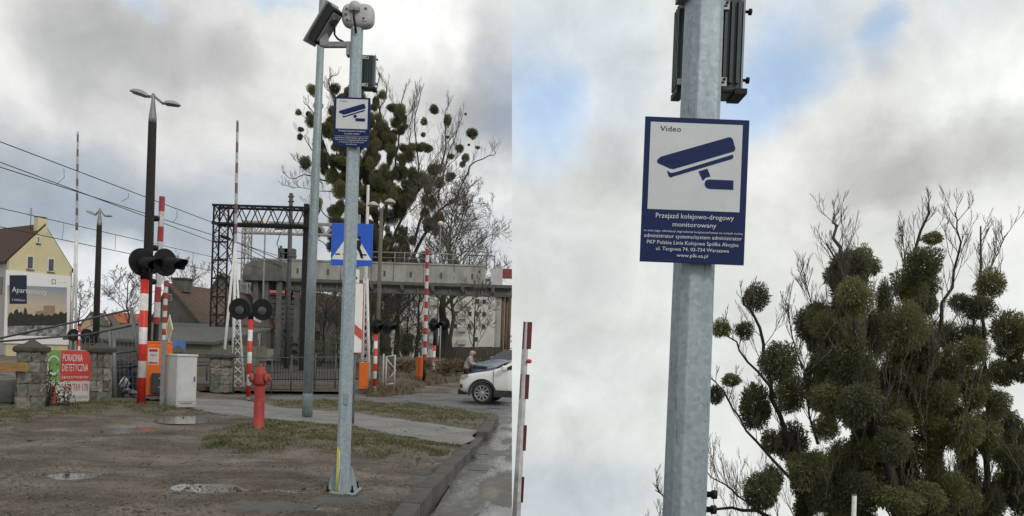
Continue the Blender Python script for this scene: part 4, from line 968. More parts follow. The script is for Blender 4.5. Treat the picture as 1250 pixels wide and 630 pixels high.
for a, c in (((-.2, -.2, .05), (.25, -.22, .75)), ((-.28, -.2, .1), (.1, -.2, .48)), ((.1, -.25, .05), (.32, -.2, .8))): MB().tube([a, c], .02, 6).build('tube', BT, t)
q = foot(142, 489, 20.6); t = thing('brown_crate', 'small brown crate in front of the dark bins', 'crate', q); s = 20.6/F
MB().box((0, 0, 6.5*s), (11*s, .2, .02+11*s)).build('panel', mat('brown_board', (.17, .10, .05), (.11, .065, .035), rough=.8), t)
for k in (-1, 1): MB().box((k*5.2*s, 0, 6.5*s), (.04, .24, 12.4*s)).build('batten', DARKWOOD, t)
def railing(label, posts, rails, d, name='metal_railing', pr_=.035, rr_=.028, m=None, extra=None):
    q = foot(posts[0][0], posts[0][1], d); t = thing(name, label, 'railing', q)
    for px, py0, py1 in posts: MB().tube([pxrel(q, px, py0, d), pxrel(q, px+(py0-py1)*.03, py1, d)], pr_, 6).build('post', m or GREYMETAL, t)
    for a, b_ in rails: MB().tube([pxrel(q, *a, d), pxrel(q, *b_, d)], rr_, 6).build('rail', m or GREYMETAL, t)
    return t
railing('grey tubular railing running past the red hydrant towards the camera pole', [(284, 490, 412), (302, 489, 412), (313, 487, 415), (331, 480, 433), (355, 478, 433), (384, 476, 432), (409, 474, 432)],
        [((240, 436), (313, 436)), ((313, 437), (420, 436)), ((313, 455), (420, 452)), ((240, 446), (313, 447)), ((313, 476), (420, 473))], 24.5, m=DARKMETAL, pr_=.026, rr_=.018)
railing('dark railing in front of the grey stucco house', [(232, 470, 432), (252, 470, 430), (300, 470, 430)], [((222, 434), (300, 431)), ((222, 442), (300, 441))], 30, m=DARKMETAL)
railing('pale tubular gate frame beside the striped signal near the small orange machine', [(470.5, 478, 436), (481, 476, 433), (467, 479, 432)], [((470, 436), (481, 434)), ((471, 437), (483, 452)), ((483, 452), (472, 466)), ((470, 470), (481, 468))], 28.5, m=mat('pale_tube', (.42, .43, .43), (.34, .35, .35), rough=.5))
railing('slim grey posts standing behind the short striped signal post', [(536, 466, 398), (528, 462, 440)], [((528, 440), (536, 440))], 40, m=GREYMETAL)
q = foot(370, 466, 30); t = thing('rail_fence', 'low dark fence of upright bars behind the hydrant', 'fence', q)
for k in range(34):
    px = 318+k*3.4; MB().bar(pxrel(q, px, 466, 30), pxrel(q, px+.6, 440, 30), .018).build('bar', BLACKIRON, t)
for py in (442, 463): MB().bar(pxrel(q, 316, py, 30), pxrel(q, 434, py, 30), .04).build('rail', BLACKIRON, t)

# ---------------------------------------------------------------- black catenary gantry
def lattice(b, a0, a1, b0, b1, n, r, mode='zig'):
    for i in range(n):
        f, g_ = i/n, (i+1)/n
        if mode == 'zig': b.bar((a0.lerp(a1, f) if i % 2 == 0 else b0.lerp(b1, f)), (b0.lerp(b1, g_) if i % 2 == 0 else a0.lerp(a1, g_)), r)
        else:
            b.bar(a0.lerp(a1, f), b0.lerp(b1, g_), r); b.bar(b0.lerp(b1, f), a0.lerp(a1, g_), r)
def gantry(label, d, xl, xr, yt, yb, colw, ybase, m, right_col, thick, dep=.9, nb=13):
    q = foot(xl, ybase, d); t = thing('catenary_gantry', label, 'gantry', q)
    V = Vector((0, dep, 0)); a = pxrel(q, xl, yt, d); z0 = Vector((a.x, 0, 0)); wv = Vector((colw*d/F, 0, 0)); H = a.z
    b = MB()
    cs = [Vector((0, 0, 0)), wv, wv+V, V]
    for c in cs: b.bar(c, c+Vector((0, 0, H)), thick)
    b.build('column', m, t); b = MB(); up = Vector((0, 0, H))
    for k in range(4): lattice(b, cs[k], cs[k]+up, cs[(k+1) % 4], cs[(k+1) % 4]+up, 11, thick*.5, 'x' if k == 0 else 'zig')
    for k in range(10):
        z = H*k/9; b.bar(Vector((0, 0, z)), wv+Vector((0, 0, z)), thick*1.2)
    b.build('column_lattice', m, t, kind='stuff')
    e = pxrel(q, xr, yt+(xr-xl)*.0-3, d); hb = (yb-yt)*d/F
    top0, top1 = Vector((-.1, 0, H)), Vector((e.x, 0, H+.0)); bt0, bt1 = top0-Vector((0, 0, hb)), top1-Vector((0, 0, hb))
    b = MB()
    for o in (Vector((0, 0, 0)), V):
        b.bar(top0+o, top1+o, thick*1.5); b.bar(bt0+o, bt1+o, thick*1.5)
    b.build('beam', m, t); b = MB()
    for o in (Vector((0, 0, 0)), V): lattice(b, bt0+o, bt1+o, top0+o, top1+o, nb, thick*.62)
    for k in range(nb+1): f = k/nb; b.bar(top0.lerp(top1, f), top0.lerp(top1, f)+V, thick*.5); b.bar(bt0.lerp(bt1, f), bt0.lerp(bt1, f)+V, thick*.5)
    b.build('beam_lattice', m, t, kind='stuff')
    if right_col:
        r = pxrel(q, right_col, yt, d); MB().box((r.x, dep/2, (H+.3)/2), (.28, .3, H+.3)).build('column', m, t)
    return t
gantry('black steel lattice gantry spanning the track before the footbridge', 45, 255, 386, 250, 272, 18, 450, BLACKIRON, 372, .085)
gantry('pale lattice gantry farther along the track, seen under the black one', 66, 291, 440, 270, 283, 8, 440, mat('pale_steel', (.34, .335, .32), (.26, .255, .245), rough=.7), None, .10, .7, 17)
# dark mast with arms between the gantry and the lamp post
q = foot(350, 440, 50); t = thing('catenary_mast', 'dark catenary mast with insulators and side arms under the gantry', 'mast', q)
MB().tube([(0, 0, 0), pxrel(q, 355.5, 236, 50)], [.17, .13], 8).build('mast', DARKMETAL, t)
for a, b_, r in (((335, 280), (356, 279), .05), ((343, 310), (356, 308), .05), ((343, 300), (343, 314), .09), ((343, 283), (338, 297), .03), ((338, 297), (342, 308), .03), ((350, 313), (362, 313), .06), ((352, 240), (359, 240), .06), ((352, 246), (359, 246), .06)):
    MB().tube([pxrel(q, *a, 49.6), pxrel(q, *b_, 49.6)], r, 6).build('side_arm' if r < .08 else 'insulator', DARKMETAL, t)

# ---------------------------------------------------------------- overhead wires
def wire(label, a, b_, ext0=0.0, r=.016, sag=.0, ins=None):
    A, B = P(*a), P(*b_); A = A+(A-B)*ext0; pts = []
    for k in range(13):
        f = k/12; p = A.lerp(B, f); p.z -= sag*4*f*(1-f); pts.append(p)
    o = A.copy(); t = link('overhead_wire', None, None, o, label, None, 'overhead wire', 'overhead railway wires')
    MB().tube([p-o for p in pts], r, 4).build('wire', WIRE, t)
    if ins:
        c = A.lerp(B, ins); d = (B-A).normalized(); MB().tube([c-d*.5-o, c-d*.3-o, c+d*.3-o, c+d*.5-o], [.03, .09, .09, .03], 8).build('insulator', BLACK, t)
    return t, pts, o
def dropper(t, o, a, b_, d1, curved=0):
    p, q = P(*a, d1), P(*b_, d1); m = p.lerp(q, .55)+Vector((curved, 0, 0)); MB().tube([p-o, m-o, q-o], .012, 3).build('dropper', WIRE, t)
WG = 'sagging'
t, pts, o = wire('uppermost overhead wire running from the picture edge behind the tall lamp pole', (0, 173, 30), (300, 287, 50), .35, .022)
for a, b_, c in (((78, 205.5), (68, 226), .25), ((157, 236), (148, 246), .2), ((216, 257), (212, 271), .1)): dropper(t, o, a, b_, 38, c)
wire('second overhead wire, upper one of the close pair', (0, 198, 30), (340, 325, 52), .35, .02)
wire('third overhead wire, lower one of the close pair', (0, 204, 29.5), (338, 312, 52), .35, .022)
t, pts, o = wire('overhead wire passing above the house chimneys', (0, 254, 34), (330, 330, 60), .3, .02)
for a, b_ in (((78, 272.5), (76, 292)), ((141, 287), (140.5, 304.5)), ((236, 308), (235, 325))): dropper(t, o, a, b_, 42)
wire('lowest overhead wire crossing before the yellow gable', (20, 281, 36), (270, 333, 55), .5, .024)
wire('overhead wire beneath the gantry beam ending at the dark mast', (262, 280, 46), (345, 327, 50), .0, .022)
wire('steep overhead wire with a black insulator under the gantry', (270, 288, 46), (345, 318, 52), .0, .024, ins=.06)
wire('horizontal wire below the gantry, level with the far chimneys', (266, 316, 45), (316, 315, 45), .0, .03)

# ---------------------------------------------------------------- yellow house with the apartment billboard
YEL = wear(mat('yellow_render', (.60, .54, .34), (.53, .475, .29), scale=.6, rough=.9, bump=.1), (.36, .32, .22), .6, 0, .8)
ROOF = mat('brown_roof', (.075, .038, .028), (.045, .026, .022), scale=4, rough=.9, bump=.6, bscale=10, stretch=(1, 1, 4))
RENDW = mat('pale_render', (.40, .39, .36), (.33, .32, .30), scale=1.5, rough=.9)
A = P(8, 411, 63); A.z = 0; B = P(85, 411, 67.5); B.z = 0; ud = (B-A); HWD = ud.length; ud.normalize()
hz = math.atan2(ud.y, ud.x); nrm = Vector((ud.y, -ud.x, 0))
t = thing('house', 'yellow gabled house with a brown roof and a large printed billboard on its wall', 'house', A, hz)
zl = P(8, 317, 63).z; zr = P(85, 327, 67.5).z; zp = P(50, 275, 65.2).z; zlft, zrt = zl, zr; up_ = .545
DEP = 12.0
# u = 0..HWD along the wall, y into the house
def gpoly(y, e=0): return [(0, 0), (HWD, 0), (HWD, zr), (up_*HWD, zp), (0, zl)]
MB().prism(gpoly(0), 0, DEP).build('wall', YEL, t)
for side, (xa, za, xb, zb) in enumerate(((up_*HWD+.02, zp+.02, -.35, zl-.33), (up_*HWD-.02, zp+.02, HWD+.3, zr-.42))):
    MB().prism([(xa, za+.02), (xb, zb+.02), (xb, zb+.18), (xa, za+.2)], -.02 if side == 0 else .12, DEP+.2).build('roof', ROOF, t)
def house_xz(px, py):              # where a pixel's ray meets the gable wall, in house axes
    k = RV*((px-CX)/F)+UV*((CY-py)/F)+FV; s = (A-CAM).dot(nrm)/k.dot(nrm); p = CAM+k*s; return (p-A).dot(ud), p.z
def hrect(px0, py0, px1, py1, y0, y1, name, m, par):
    (x0, z1), (x1, z0) = house_xz(px0, py0), house_xz(px1, py1); return MB().box(((x0+x1)/2, (y0+y1)/2, (z0+z1)/2), (abs(x1-x0), abs(y1-y0), abs(z1-z0))).build(name, m, par)
for r in ((32.5, 312, 40.5, 329), (58, 315, 66, 332), (44.6, 288, 48.6, 297)):
    f = hrect(*r, -.06, .02, 'window', WHITE, t)
    x0, y0, x1, y1 = r; g1 = 1.2
    hrect(x0+g1, y0+g1, (x0+x1)/2-.3, y1-g1, -.075, -.062, 'pane', GLASS, f); hrect((x0+x1)/2+.3, y0+g1, x1-g1, y1-g1, -.075, -.062, 'pane', GLASS, f)
    hrect(x0-1, y1, x1+1, y1+1.4, -.14, .01, 'sill', DARKMETAL, f)
hrect(47, 265, 58, 287, .05, .75, 'chimney', YEL, t); hrect(46.3, 263.5, 58.6, 266, -.02, .82, 'chimney_cap', RENDW, t)
ch = MB(); cx_, cz_ = house_xz(17, 272); ch.box((-1.9+.2, 7, zp+.2), (1.0, .9, 1.9)); ch.build('chimney', RENDW, t); MB().box((-1.7, 7, zp+1.2), (1.15, 1.05, .16)).build('chimney_cap', DCONC, t)
MB().tube([(HWD-.08, -.1, zr-.3), (HWD-.08, -.1, .2)], .06, 6).build('downpipe', GREYMETAL, t)
MB().tube([(up_*HWD-.5, 1.5, zp-.3), (up_*HWD-.5, 1.5, zp+1.6)], .03, 5).build('aerial', DARKMETAL, t)
b = MB()
for k in range(4): b.bar((up_*HWD-.8+.05*k, 1.5, zp+.9+k*.2), (up_*HWD-.2-.05*k, 1.5, zp+.95+k*.2), .02)
b.build('aerial_rod', DARKMETAL, t, kind='stuff')
MB().box((-.05, DEP/2, zl*.5), (.1, DEP-.1, zl*.98)).build('side_wall', RENDW, t)
for k in range(3): MB().box((-.12, 1.2+k*2.4, zl-2.2), (.05, .9, 1.5)).build('side_window', GLASS, t)
bb = hrect(6.8, 329.5, 83, 421, -.14, -.012, 'billboard', mat('billboard_white', (.76, .76, .75), (.70, .70, .69), rough=.6), t)
# print on the board: evening town view, navy square, words
def hflat(pts, y, name, m, par):
    b = MB(); b.prism([house_xz(*p) for p in pts][::-1], y, y+.004); return b.build(name, m, par)
def dusk(m):
    t_ = m.node_tree; b = t_.nodes['Principled BSDF']; c = [n for n in t_.nodes if n.type == 'TEX_COORD'][0]; s = t_.nodes.new('ShaderNodeSeparateXYZ'); t_.links.new(c.outputs['Object'], s.inputs[0])
    z0_, z1_ = house_xz(45, 409)[1], house_xz(45, 348)[1]; r = t_.nodes.new('ShaderNodeMapRange'); t_.links.new(s.outputs[2], r.inputs[0]); r.inputs[1].default_value = z0_; r.inputs[2].default_value = z1_
    k = t_.nodes.new('ShaderNodeValToRGB'); e = k.color_ramp.elements; e[0].position = .3; e[0].color = (.50, .38, .25, 1); e[1].position = 1; e[1].color = (.22, .27, .33, 1); q = e.new(.62); q.color = (.50, .42, .33, 1)
    t_.links.new(r.outputs[0], k.inputs[0]); t_.links.new(k.outputs[0], b.inputs['Base Color'])
DUSK = mat('printed_dusk', (.2, .2, .2), rough=.5); dusk(DUSK)
pp = hflat([(8, 348), (80.5, 351), (80.5, 411), (8, 409)], -.15, 'printed_view', DUSK, bb)
hflat([(8, 389), (10, 383), (13, 381), (15, 384), (17, 379), (20, 377), (22, 382), (25, 380), (27, 384), (29, 375), (31, 377), (33, 384), (37, 383), (40, 386), (43, 383), (47, 385), (50, 382), (54, 386), (58, 384), (62, 386), (66, 382), (70, 384), (73, 380), (77, 383), (80.5, 381), (80.5, 397), (8, 398)], -.156, 'printed_trees', mat('print_trees', (.02, .022, .02), (.035, .036, .03), scale=3, rough=.6), bb)
hflat([(42, 386), (42, 380), (52, 379), (52, 373), (66, 373), (66, 386)], -.154, 'printed_blocks', mat('print_block', (.22, .17, .12), (.30, .24, .17), scale=2, rough=.6), bb)
hflat([(8, 396), (80.5, 395), (80.5, 411), (8, 409)], -.155, 'printed_street', mat('print_street', (.02, .02, .022), (.40, .39, .38), scale=2.6, rough=.6, detail=4), bb)
hflat([(10.5, 336), (31.6, 336), (31.6, 371), (10.5, 371)], -.160, 'navy_square', mat('print_navy', (.012, .016, .04), (.014, .018, .045), rough=.5), bb)
def htext(s, px0, py0, px1, py1, y, name, m):
    (x0, z1), (x1, z0) = house_xz(px0, py0), house_xz(px1, py1); b = MB(); text(b, s, x0, z0, x1-x0, z1-z0, y); b.build(name, m, bb)
htext('Apartamenty', 13.5, 350, 56, 362, -.168, 'lettering', LETTER); htext('z widokiem', 13.5, 364, 29, 368, -.168, 'small_lettering', LETTER); htext('- -- ---', 70, 344, 80, 345.5, -.146, 'small_lettering', GREYMETAL)
hflat([(62, 341), (67, 341), (67, 347), (62, 347)], -.146, 'emblem', GREYMETAL, bb); hflat([(63, 342), (66, 342), (66, 346), (63, 346)], -.151, 'emblem', MATS['billboard_white'], bb)

# ---------------------------------------------------------------- grey houses and sheds behind the crossing
STUC = mat('grey_stucco', (.125, .118, .10), (.085, .08, .07), scale=.9, rough=.95, bump=.2)
TILE = mat('old_tiles', (.13, .085, .065), (.085, .06, .05), scale=3, rough=.9, bump=.7, bscale=14)
REDT = mat('red_tiles', (.38, .11, .05), (.28, .085, .045), scale=3, rough=.85, bump=.5)
SLATE = mat('slate_roof', (.10, .10, .088), (.065, .066, .06), scale=1, rough=.85)
def house(label, d, pxl, pxr, py_eave_l, px_peak, py_peak, py_eave_r, depth, yaw, wall, roof, wins=(), chim=(), py_base=None):
    a = P(pxl, py_eave_l, d); c = P(pxr, py_eave_r, d); p = P(px_peak, py_peak, d); o = Vector((a.x, d, 0)); t = thing('house', label, 'house', o, yaw)
    w = c.x-a.x; x = p.x-a.x
    MB().prism([(0, 0), (w, 0), (w, c.z), (x, p.z), (0, a.z)], 0, depth).build('wall', wall, t)
    for xa, za, xb, zb in ((x+.02, p.z, -.3, a.z-.3*(p.z-a.z)/max(.1, x)), (x-.02, p.z, w+.3, c.z-.3*(p.z-c.z)/max(.1, w-x))):
        MB().prism([(xa, za+.03), (xb, zb+.03), (xb, zb+.2), (xa, za+.22)], -.2, depth+.2).build('roof', roof, t)
    for px, py, ww, hh in wins:
        k = P(px, py, d)-o; f = MB().box((k.x, -.03, k.z), (ww, .08, hh)).build('window', RENDW, t); MB().box((k.x, -.08, k.z), (ww*.75, .02, hh*.8)).build('pane', GLASS, f)
    for px, py0, py1, ww in chim:
        k = P(px, py0, d)-o; k2 = P(px, py1, d)-o; cc = MB().box((k.x, .9, (k.z+k2.z)/2), (ww, .8, abs(k.z-k2.z))).build('chimney', DCONC, t); MB().box((k.x, .9, max(k.z, k2.z)+.06), (ww*1.15, .95, .14)).build('chimney_cap', CAPST, t)
    return t
house('grey stucco gabled house with an old tiled roof and broad chimney behind the upright boom', 52, 186, 252, 392, 211, 350, 392, 9, R_(-16), STUC, TILE, [(211, 364, .45, .5)], [(216, 341, 356, 1.0)])
house('dark grey gabled house standing behind the black gantry column', 64, 232, 300, 392, 268, 335, 372, 12, R_(8), STUC, SLATE, [(246, 376, .8, 1.1)], ())
house('small red roofed house under the footbridge tower', 74, 293, 330, 362, 300, 340, 358, 9, R_(-20), STUC, REDT, (), ())
house('brown roofed pale house glimpsed beneath the footbridge span', 80, 364, 414, 392, 380, 358, 396, 12, R_(-12), RENDW, TILE, [(390, 410, .8, 1.2)], ())
house('distant house with a red roof, nearer the dark slim lamp pole', 110, 121, 133, 392, 127, 380, 392, 14, R_(30), RENDW, REDT, (), ())
house('distant cream house with a red roof, further from the slim lamp pole', 120, 133, 150, 393, 141, 383, 393, 14, R_(-30), mat('cream', (.42, .36, .26), (.36, .30, .22), rough=.9), REDT, (), ())
house('distant cream gable left of the red roofs', 105, 99, 118, 396, 110, 382, 394, 12, R_(15), MATS['cream'], SLATE, (), ())
def shed(label, d, pxl, pxr, py_front, py_back, dep, yaw, wall, roof):
    a, c = P(pxl, py_front, d), P(pxr, py_front, d); o = Vector((a.x, d, 0)); t = thing('shed', label, 'shed', o, yaw); w = c.x-a.x; zf = a.z; zb = 1.6+(P((pxl+pxr)/2, py_back, d+dep).z-1.6)
    f = lambda x, y, z: (y, x, z)
    MB().box((w/2, dep/2, zf/2), (w, dep, zf)).build('wall', wall, t)
    MB().add([(-.2, -.25, zf), (w+.2, -.25, zf), (w+.2, dep, zb), (-.2, dep, zb), (-.2, -.25, zf+.14), (w+.2, -.25, zf+.14), (w+.2, dep, zb+.14), (-.2, dep, zb+.14)], [(3, 2, 1, 0), (4, 5, 6, 7), (0, 1, 5, 4), (2, 3, 7, 6), (1, 2, 6, 5), (3, 0, 4, 7)]).build('roof', roof, t); return t
shed('long low shed with a mossy grey roof behind the mesh fence', 42, 84, 190, 415, 394, 8, 0, STUC, SLATE)
shed('low grey shed with a pale wall before the grey stucco house', 38, 168, 262, 418, 400, 7, R_(-4), mat('shed_wall', (.17, .155, .125), (.12, .11, .09), scale=.8, rough=.95), SLATE)
q = foot(224, 440, 36); t = thing('blue_tarpaulin', 'bright blue sheet hanging above the grey cabinet', 'tarpaulin', P(216, 421, 36)); s = 36/F
b = MB(); b.add([((x-4)*2.4*s*1.05, .012*math.sin(x*2), (6-6*j)*s) for j in range(3) for x in range(9)], [(j*9+x, (j+1)*9+x, (j+1)*9+x+1, j*9+x+1) for j in range(2) for x in range(8)], False)
o = b.build('sheet', mat('tarp_blue', (.08, .20, .46), (.06, .16, .38), rough=.5), t); m_ = o.modifiers.new('thickness', 'SOLIDIFY'); m_.thickness = .02
for sx in (-1, 1): MB().tube([(sx*9.5*s, .05, 5*s), (sx*9.5*s, .05, -t.location.z)], .03, 6).build('pole', DARKMETAL, t)
t = signal('two dark signal backs far off between the billboard and the worn stone pillar', foot(96, 440, 32), 2.2, .3, [(-.25, P(88, 409, 32).z, R_(2)), (.32, P(104, 409, 32).z, R_(4))], .05, r=.27, vis=.05)
# pale ribbed silo
q = foot(304, 445, 58); s = 58/F; t = thing('storage_tank', 'pale ribbed round tank below the footbridge tower', 'tank', q); h = P(304, 386, 58).z; r = 13.5*s
MB().lathe([(r, 0), (r, h-.3), (r*.9, h-.1), (r*.3, h)], 24).build('shell', mat('tank_white', (.40, .40, .375), (.32, .32, .30), rough=.6), t)
b = MB()
for k in range(26): a = 2*pi*k/26; b.tube([(r*math.cos(a), r*math.sin(a), 0), (r*math.cos(a), r*math.sin(a), h-.3)], .06, 4)
b.build('rib', MATS['tank_white'], t, kind='stuff')

# ---------------------------------------------------------------- footbridge
D = 60.0
q = Vector((P(305, 345, D).x, D, 0)); t = thing('footbridge', 'long concrete footbridge over the tracks on a riveted steel girder, with stairs', 'footbridge', q)
x_at = lambda px: P(px, 345, D).x-q.x
zt_ = P(520, 323.5, D).z; zm = P(520, 345, D).z; zb_ = P(520, 358.5, D).z; xe = x_at(640)
xj = [305, 342, 379, 416, 453, 480, 517, 554, 593]
for a, c in zip(xj, xj[1:]):
    x0, x1 = x_at(a), x_at(c); o = MB().box(((x0+x1)/2, random.uniform(-.02, .02), (zt_+zm)/2), (x1-x0-.05, .22, zt_-zm)).build('parapet_panel', CONC, t)
    b = MB().box((x_at((a+c)/2+3), -.125, (zt_+zm)/2-.1), (.14, .05, .42)); b.build('drain_hole', DARKMETAL, o)
    MB().box(((x0+x1)/2, 0, zt_+.06), (x1-x0-.03, .34, .12)).build('coping', CONC, t)
MB().box((xe/2, 1.5, zm-.13), (xe, 3.2, .26)).build('deck', DCONC, t)
GIRD = mat('girder_steel', (.16, .155, .145), (.10, .095, .088), scale=1.5, rough=.8)
MB().box((xe/2, .35, (zm-.26+zb_)/2), (xe, .12, zm-.26-zb_)).build('girder', GIRD, t)
MB().box((xe/2, .30, zb_), (xe, .42, .16)).build('bottom_flange', DARKMETAL, t); MB().box((xe/2, .12, zm-.32), (xe, .10, .12)).build('top_flange', DARKMETAL, t)
for k in range(15): MB().box((x_at(312+k*19.4*2*.5*1.02), .22, (zm-.26+zb_)/2), (.12, .16, zm-.3-zb_)).build('stiffener', GIRD, t)
for k in range(6): MB().prism([(-.15, 0), (.15, 0), (.15, -.55), (-.15, -.2)], -.1, .25, lambda x, y, z, k=k: (x_at(454+k*37)+x, y, zm-.26+z)).build('bracket', DARKMETAL, t)
# hand rail on the parapet
hr = zt_+.12; RG = mat('rail_grey', (.24, .24, .23), (.18, .18, .17), rough=.7)
for px in (411, 428, 450, 481, 493, 519, 536, 552): MB().tube([(x_at(px), 0, zt_), (x_at(px), 0, zt_+1.0)], .05, 5).build('rail_post', RG, t)
MB().tube([(x_at(405), 0, zt_+.92), (x_at(560), 0, zt_+.92)], .045, 5).build('handrail', RG, t); MB().tube([(x_at(405), 0, zt_+.5), (x_at(560), 0, zt_+.5)], .025, 5).build('midrail', RG, t)
for a, c, h in ((565, 593, 1.25), (572, 603, .95)):
    MB().tube([(x_at(a), .4, zt_), (x_at(a), .4, zt_+h), (x_at(c), .4, zt_+h), (x_at(c), .4, zt_-.2)], .05, 5).build('end_rail', DARKMETAL, t)
# tower end: tub, columns, stairs
b = MB(); pr_ = [(304, 345), (305, 333), (309, 325), (316, 321), (350, 321), (353, 345)]; b.prism([(P(x, y, D).x-q.x, P(x, y, D).z) for x, y in pr_], -1.6, -.12); b.build('landing', mat('stained_concrete', (.17, .165, .155), (.075, .073, .068), scale=1.2, rough=.9, stretch=(1, 1, .3)), t)
MB().box((x_at(328), -.9, zm-.2), (x_at(350)-x_at(308), 1.7, .4)).build('landing_slab', DCONC, t)
for px, yy in ((318, -1.2), (331, -1.3), (346, -1.3), (360, .4), (316, .9), (346, .9)): MB().box((x_at(px)+.1, yy, (zm-.4)/2), (.36, .36, zm-.4)).build('column', mat('column_grey', (.13, .13, .127), (.08, .08, .078), scale=2, rough=.85), t)
for k in range(15):
    f = k/15; MB().box((x_at(336.5), -1.0+f*4, .35+f*(zm-.6)), (2.0, .34, .08)).build('tread', DARKMETAL, t)
for px in (328, 345): MB().bar((x_at(px), -1.0, .3), (x_at(px), 3.2, zm-.2), .1, .3).build('stringer', DARKMETAL, t)
for k in range(13):
    f = k/13; MB().box((x_at(365.5), -.6+f*3.4, .35+f*(zm-.6)), (1.6, .34, .08)).build('tread', DARKMETAL, t)
MB().box((x_at(340), -1.55, P(340, 433, D).z), (.55, .08, .95)).build('notice_box', mat('notice_buff', (.30, .30, .26), (.24, .24, .2), rough=.7), t)
for px in (318, 326): MB().box((x_at(px+26), .3, zt_+.5), (.8, .6, 1.0)).build('chimney_block', DCONC, t)
# end support
MB().box((x_at(609), .6, zb_/2), (.52, .6, zb_)).build('column', CONC, t)
for k, px in enumerate((615, 619.5, 623)): MB().tube([(x_at(px), .5+.2*k, 0), (x_at(px), .5+.2*k, zb_)], .15, 9).build('timber_support', mat('rusty_timber', (.16, .10, .06), (.08, .055, .04), scale=2, rough=.9, stretch=(3, 3, .5)), t)
MB().box((x_at(606), .2, (P(606, 328, D).z+zm)/2), (.95, .5, P(606, 328, D).z-zm)).build('white_tarp', mat('tarp_white', (.50, .51, .52), (.40, .41, .42), scale=2, rough=.7), t)
MB().box((x_at(622), .8, P(622, 333, D).z), (1.7, .6, .75)).build('red_panel', mat('brick_red', (.26, .06, .055), (.20, .05, .045), rough=.7), t)
cut_right(t)

# ---------------------------------------------------------------- apartment block beyond the bridge
q = Vector((P(462, 430, 140).x, 140, 0)); s = 140/F; t = thing('apartment_block', 'pale apartment block with rows of small dark windows beyond the footbridge', 'apartment block', q)
w = P(602, 430, 140).x-q.x; h = P(530, 341, 140).z
MB().box((w/2, 5, h/2), (w, 10, h)).build('wall', mat('block_render', (.55, .545, .51), (.44, .435, .41), scale=.15, rough=.9), t); MB().box((w/2, 5, h+.2), (w+.5, 10.5, .4)).build('roof', DCONC, t)
wm = None; fm = None
for r in range(7):
    for c in range(16):
        if (c % 4 == 3) or (r*7+c*5) % 11 < 3: continue
        x = 1.0+c*w/16.2; z = 1.6+r*2.4
        if wm is None: wm = MB().box((0, -.03, 0), (.8, .1, .95)).mesh('window', MATS['block_render']); fm = MB().box((0, -.1, 0), (.66, .03, .8)).mesh('pane', GLASS)
        o = link('window', wm, t, (x, 0, z)); link('pane', fm, o)
for c in range(4):
    x = 1.0+(c*4+3)*w/16.2
    if x < w-1:
        for r in range(1, 6): MB().box((x, -.5, 1.0+r*2.4), (1.5, 1.0, .9)).build('balcony', RENDW, t)
# dark plank fence in front of it
q = foot(558, 452, 52); t = thing('plank_fence', 'dark wooden plank fence behind the walking person', 'fence', q)
for k in range(26):
    px = 545+k*2.7; MB().box((0, 0, 0), (.15, .04, 1.9)).build('plank', DARKWOOD, t, pxrel(q, px, 440+random.uniform(-.4, .4), 52))
for py in (434, 446): MB().bar(pxrel(q, 543, py, 52.1), pxrel(q, 614, py, 52.1), .08).build('rail', DARKWOOD, t)

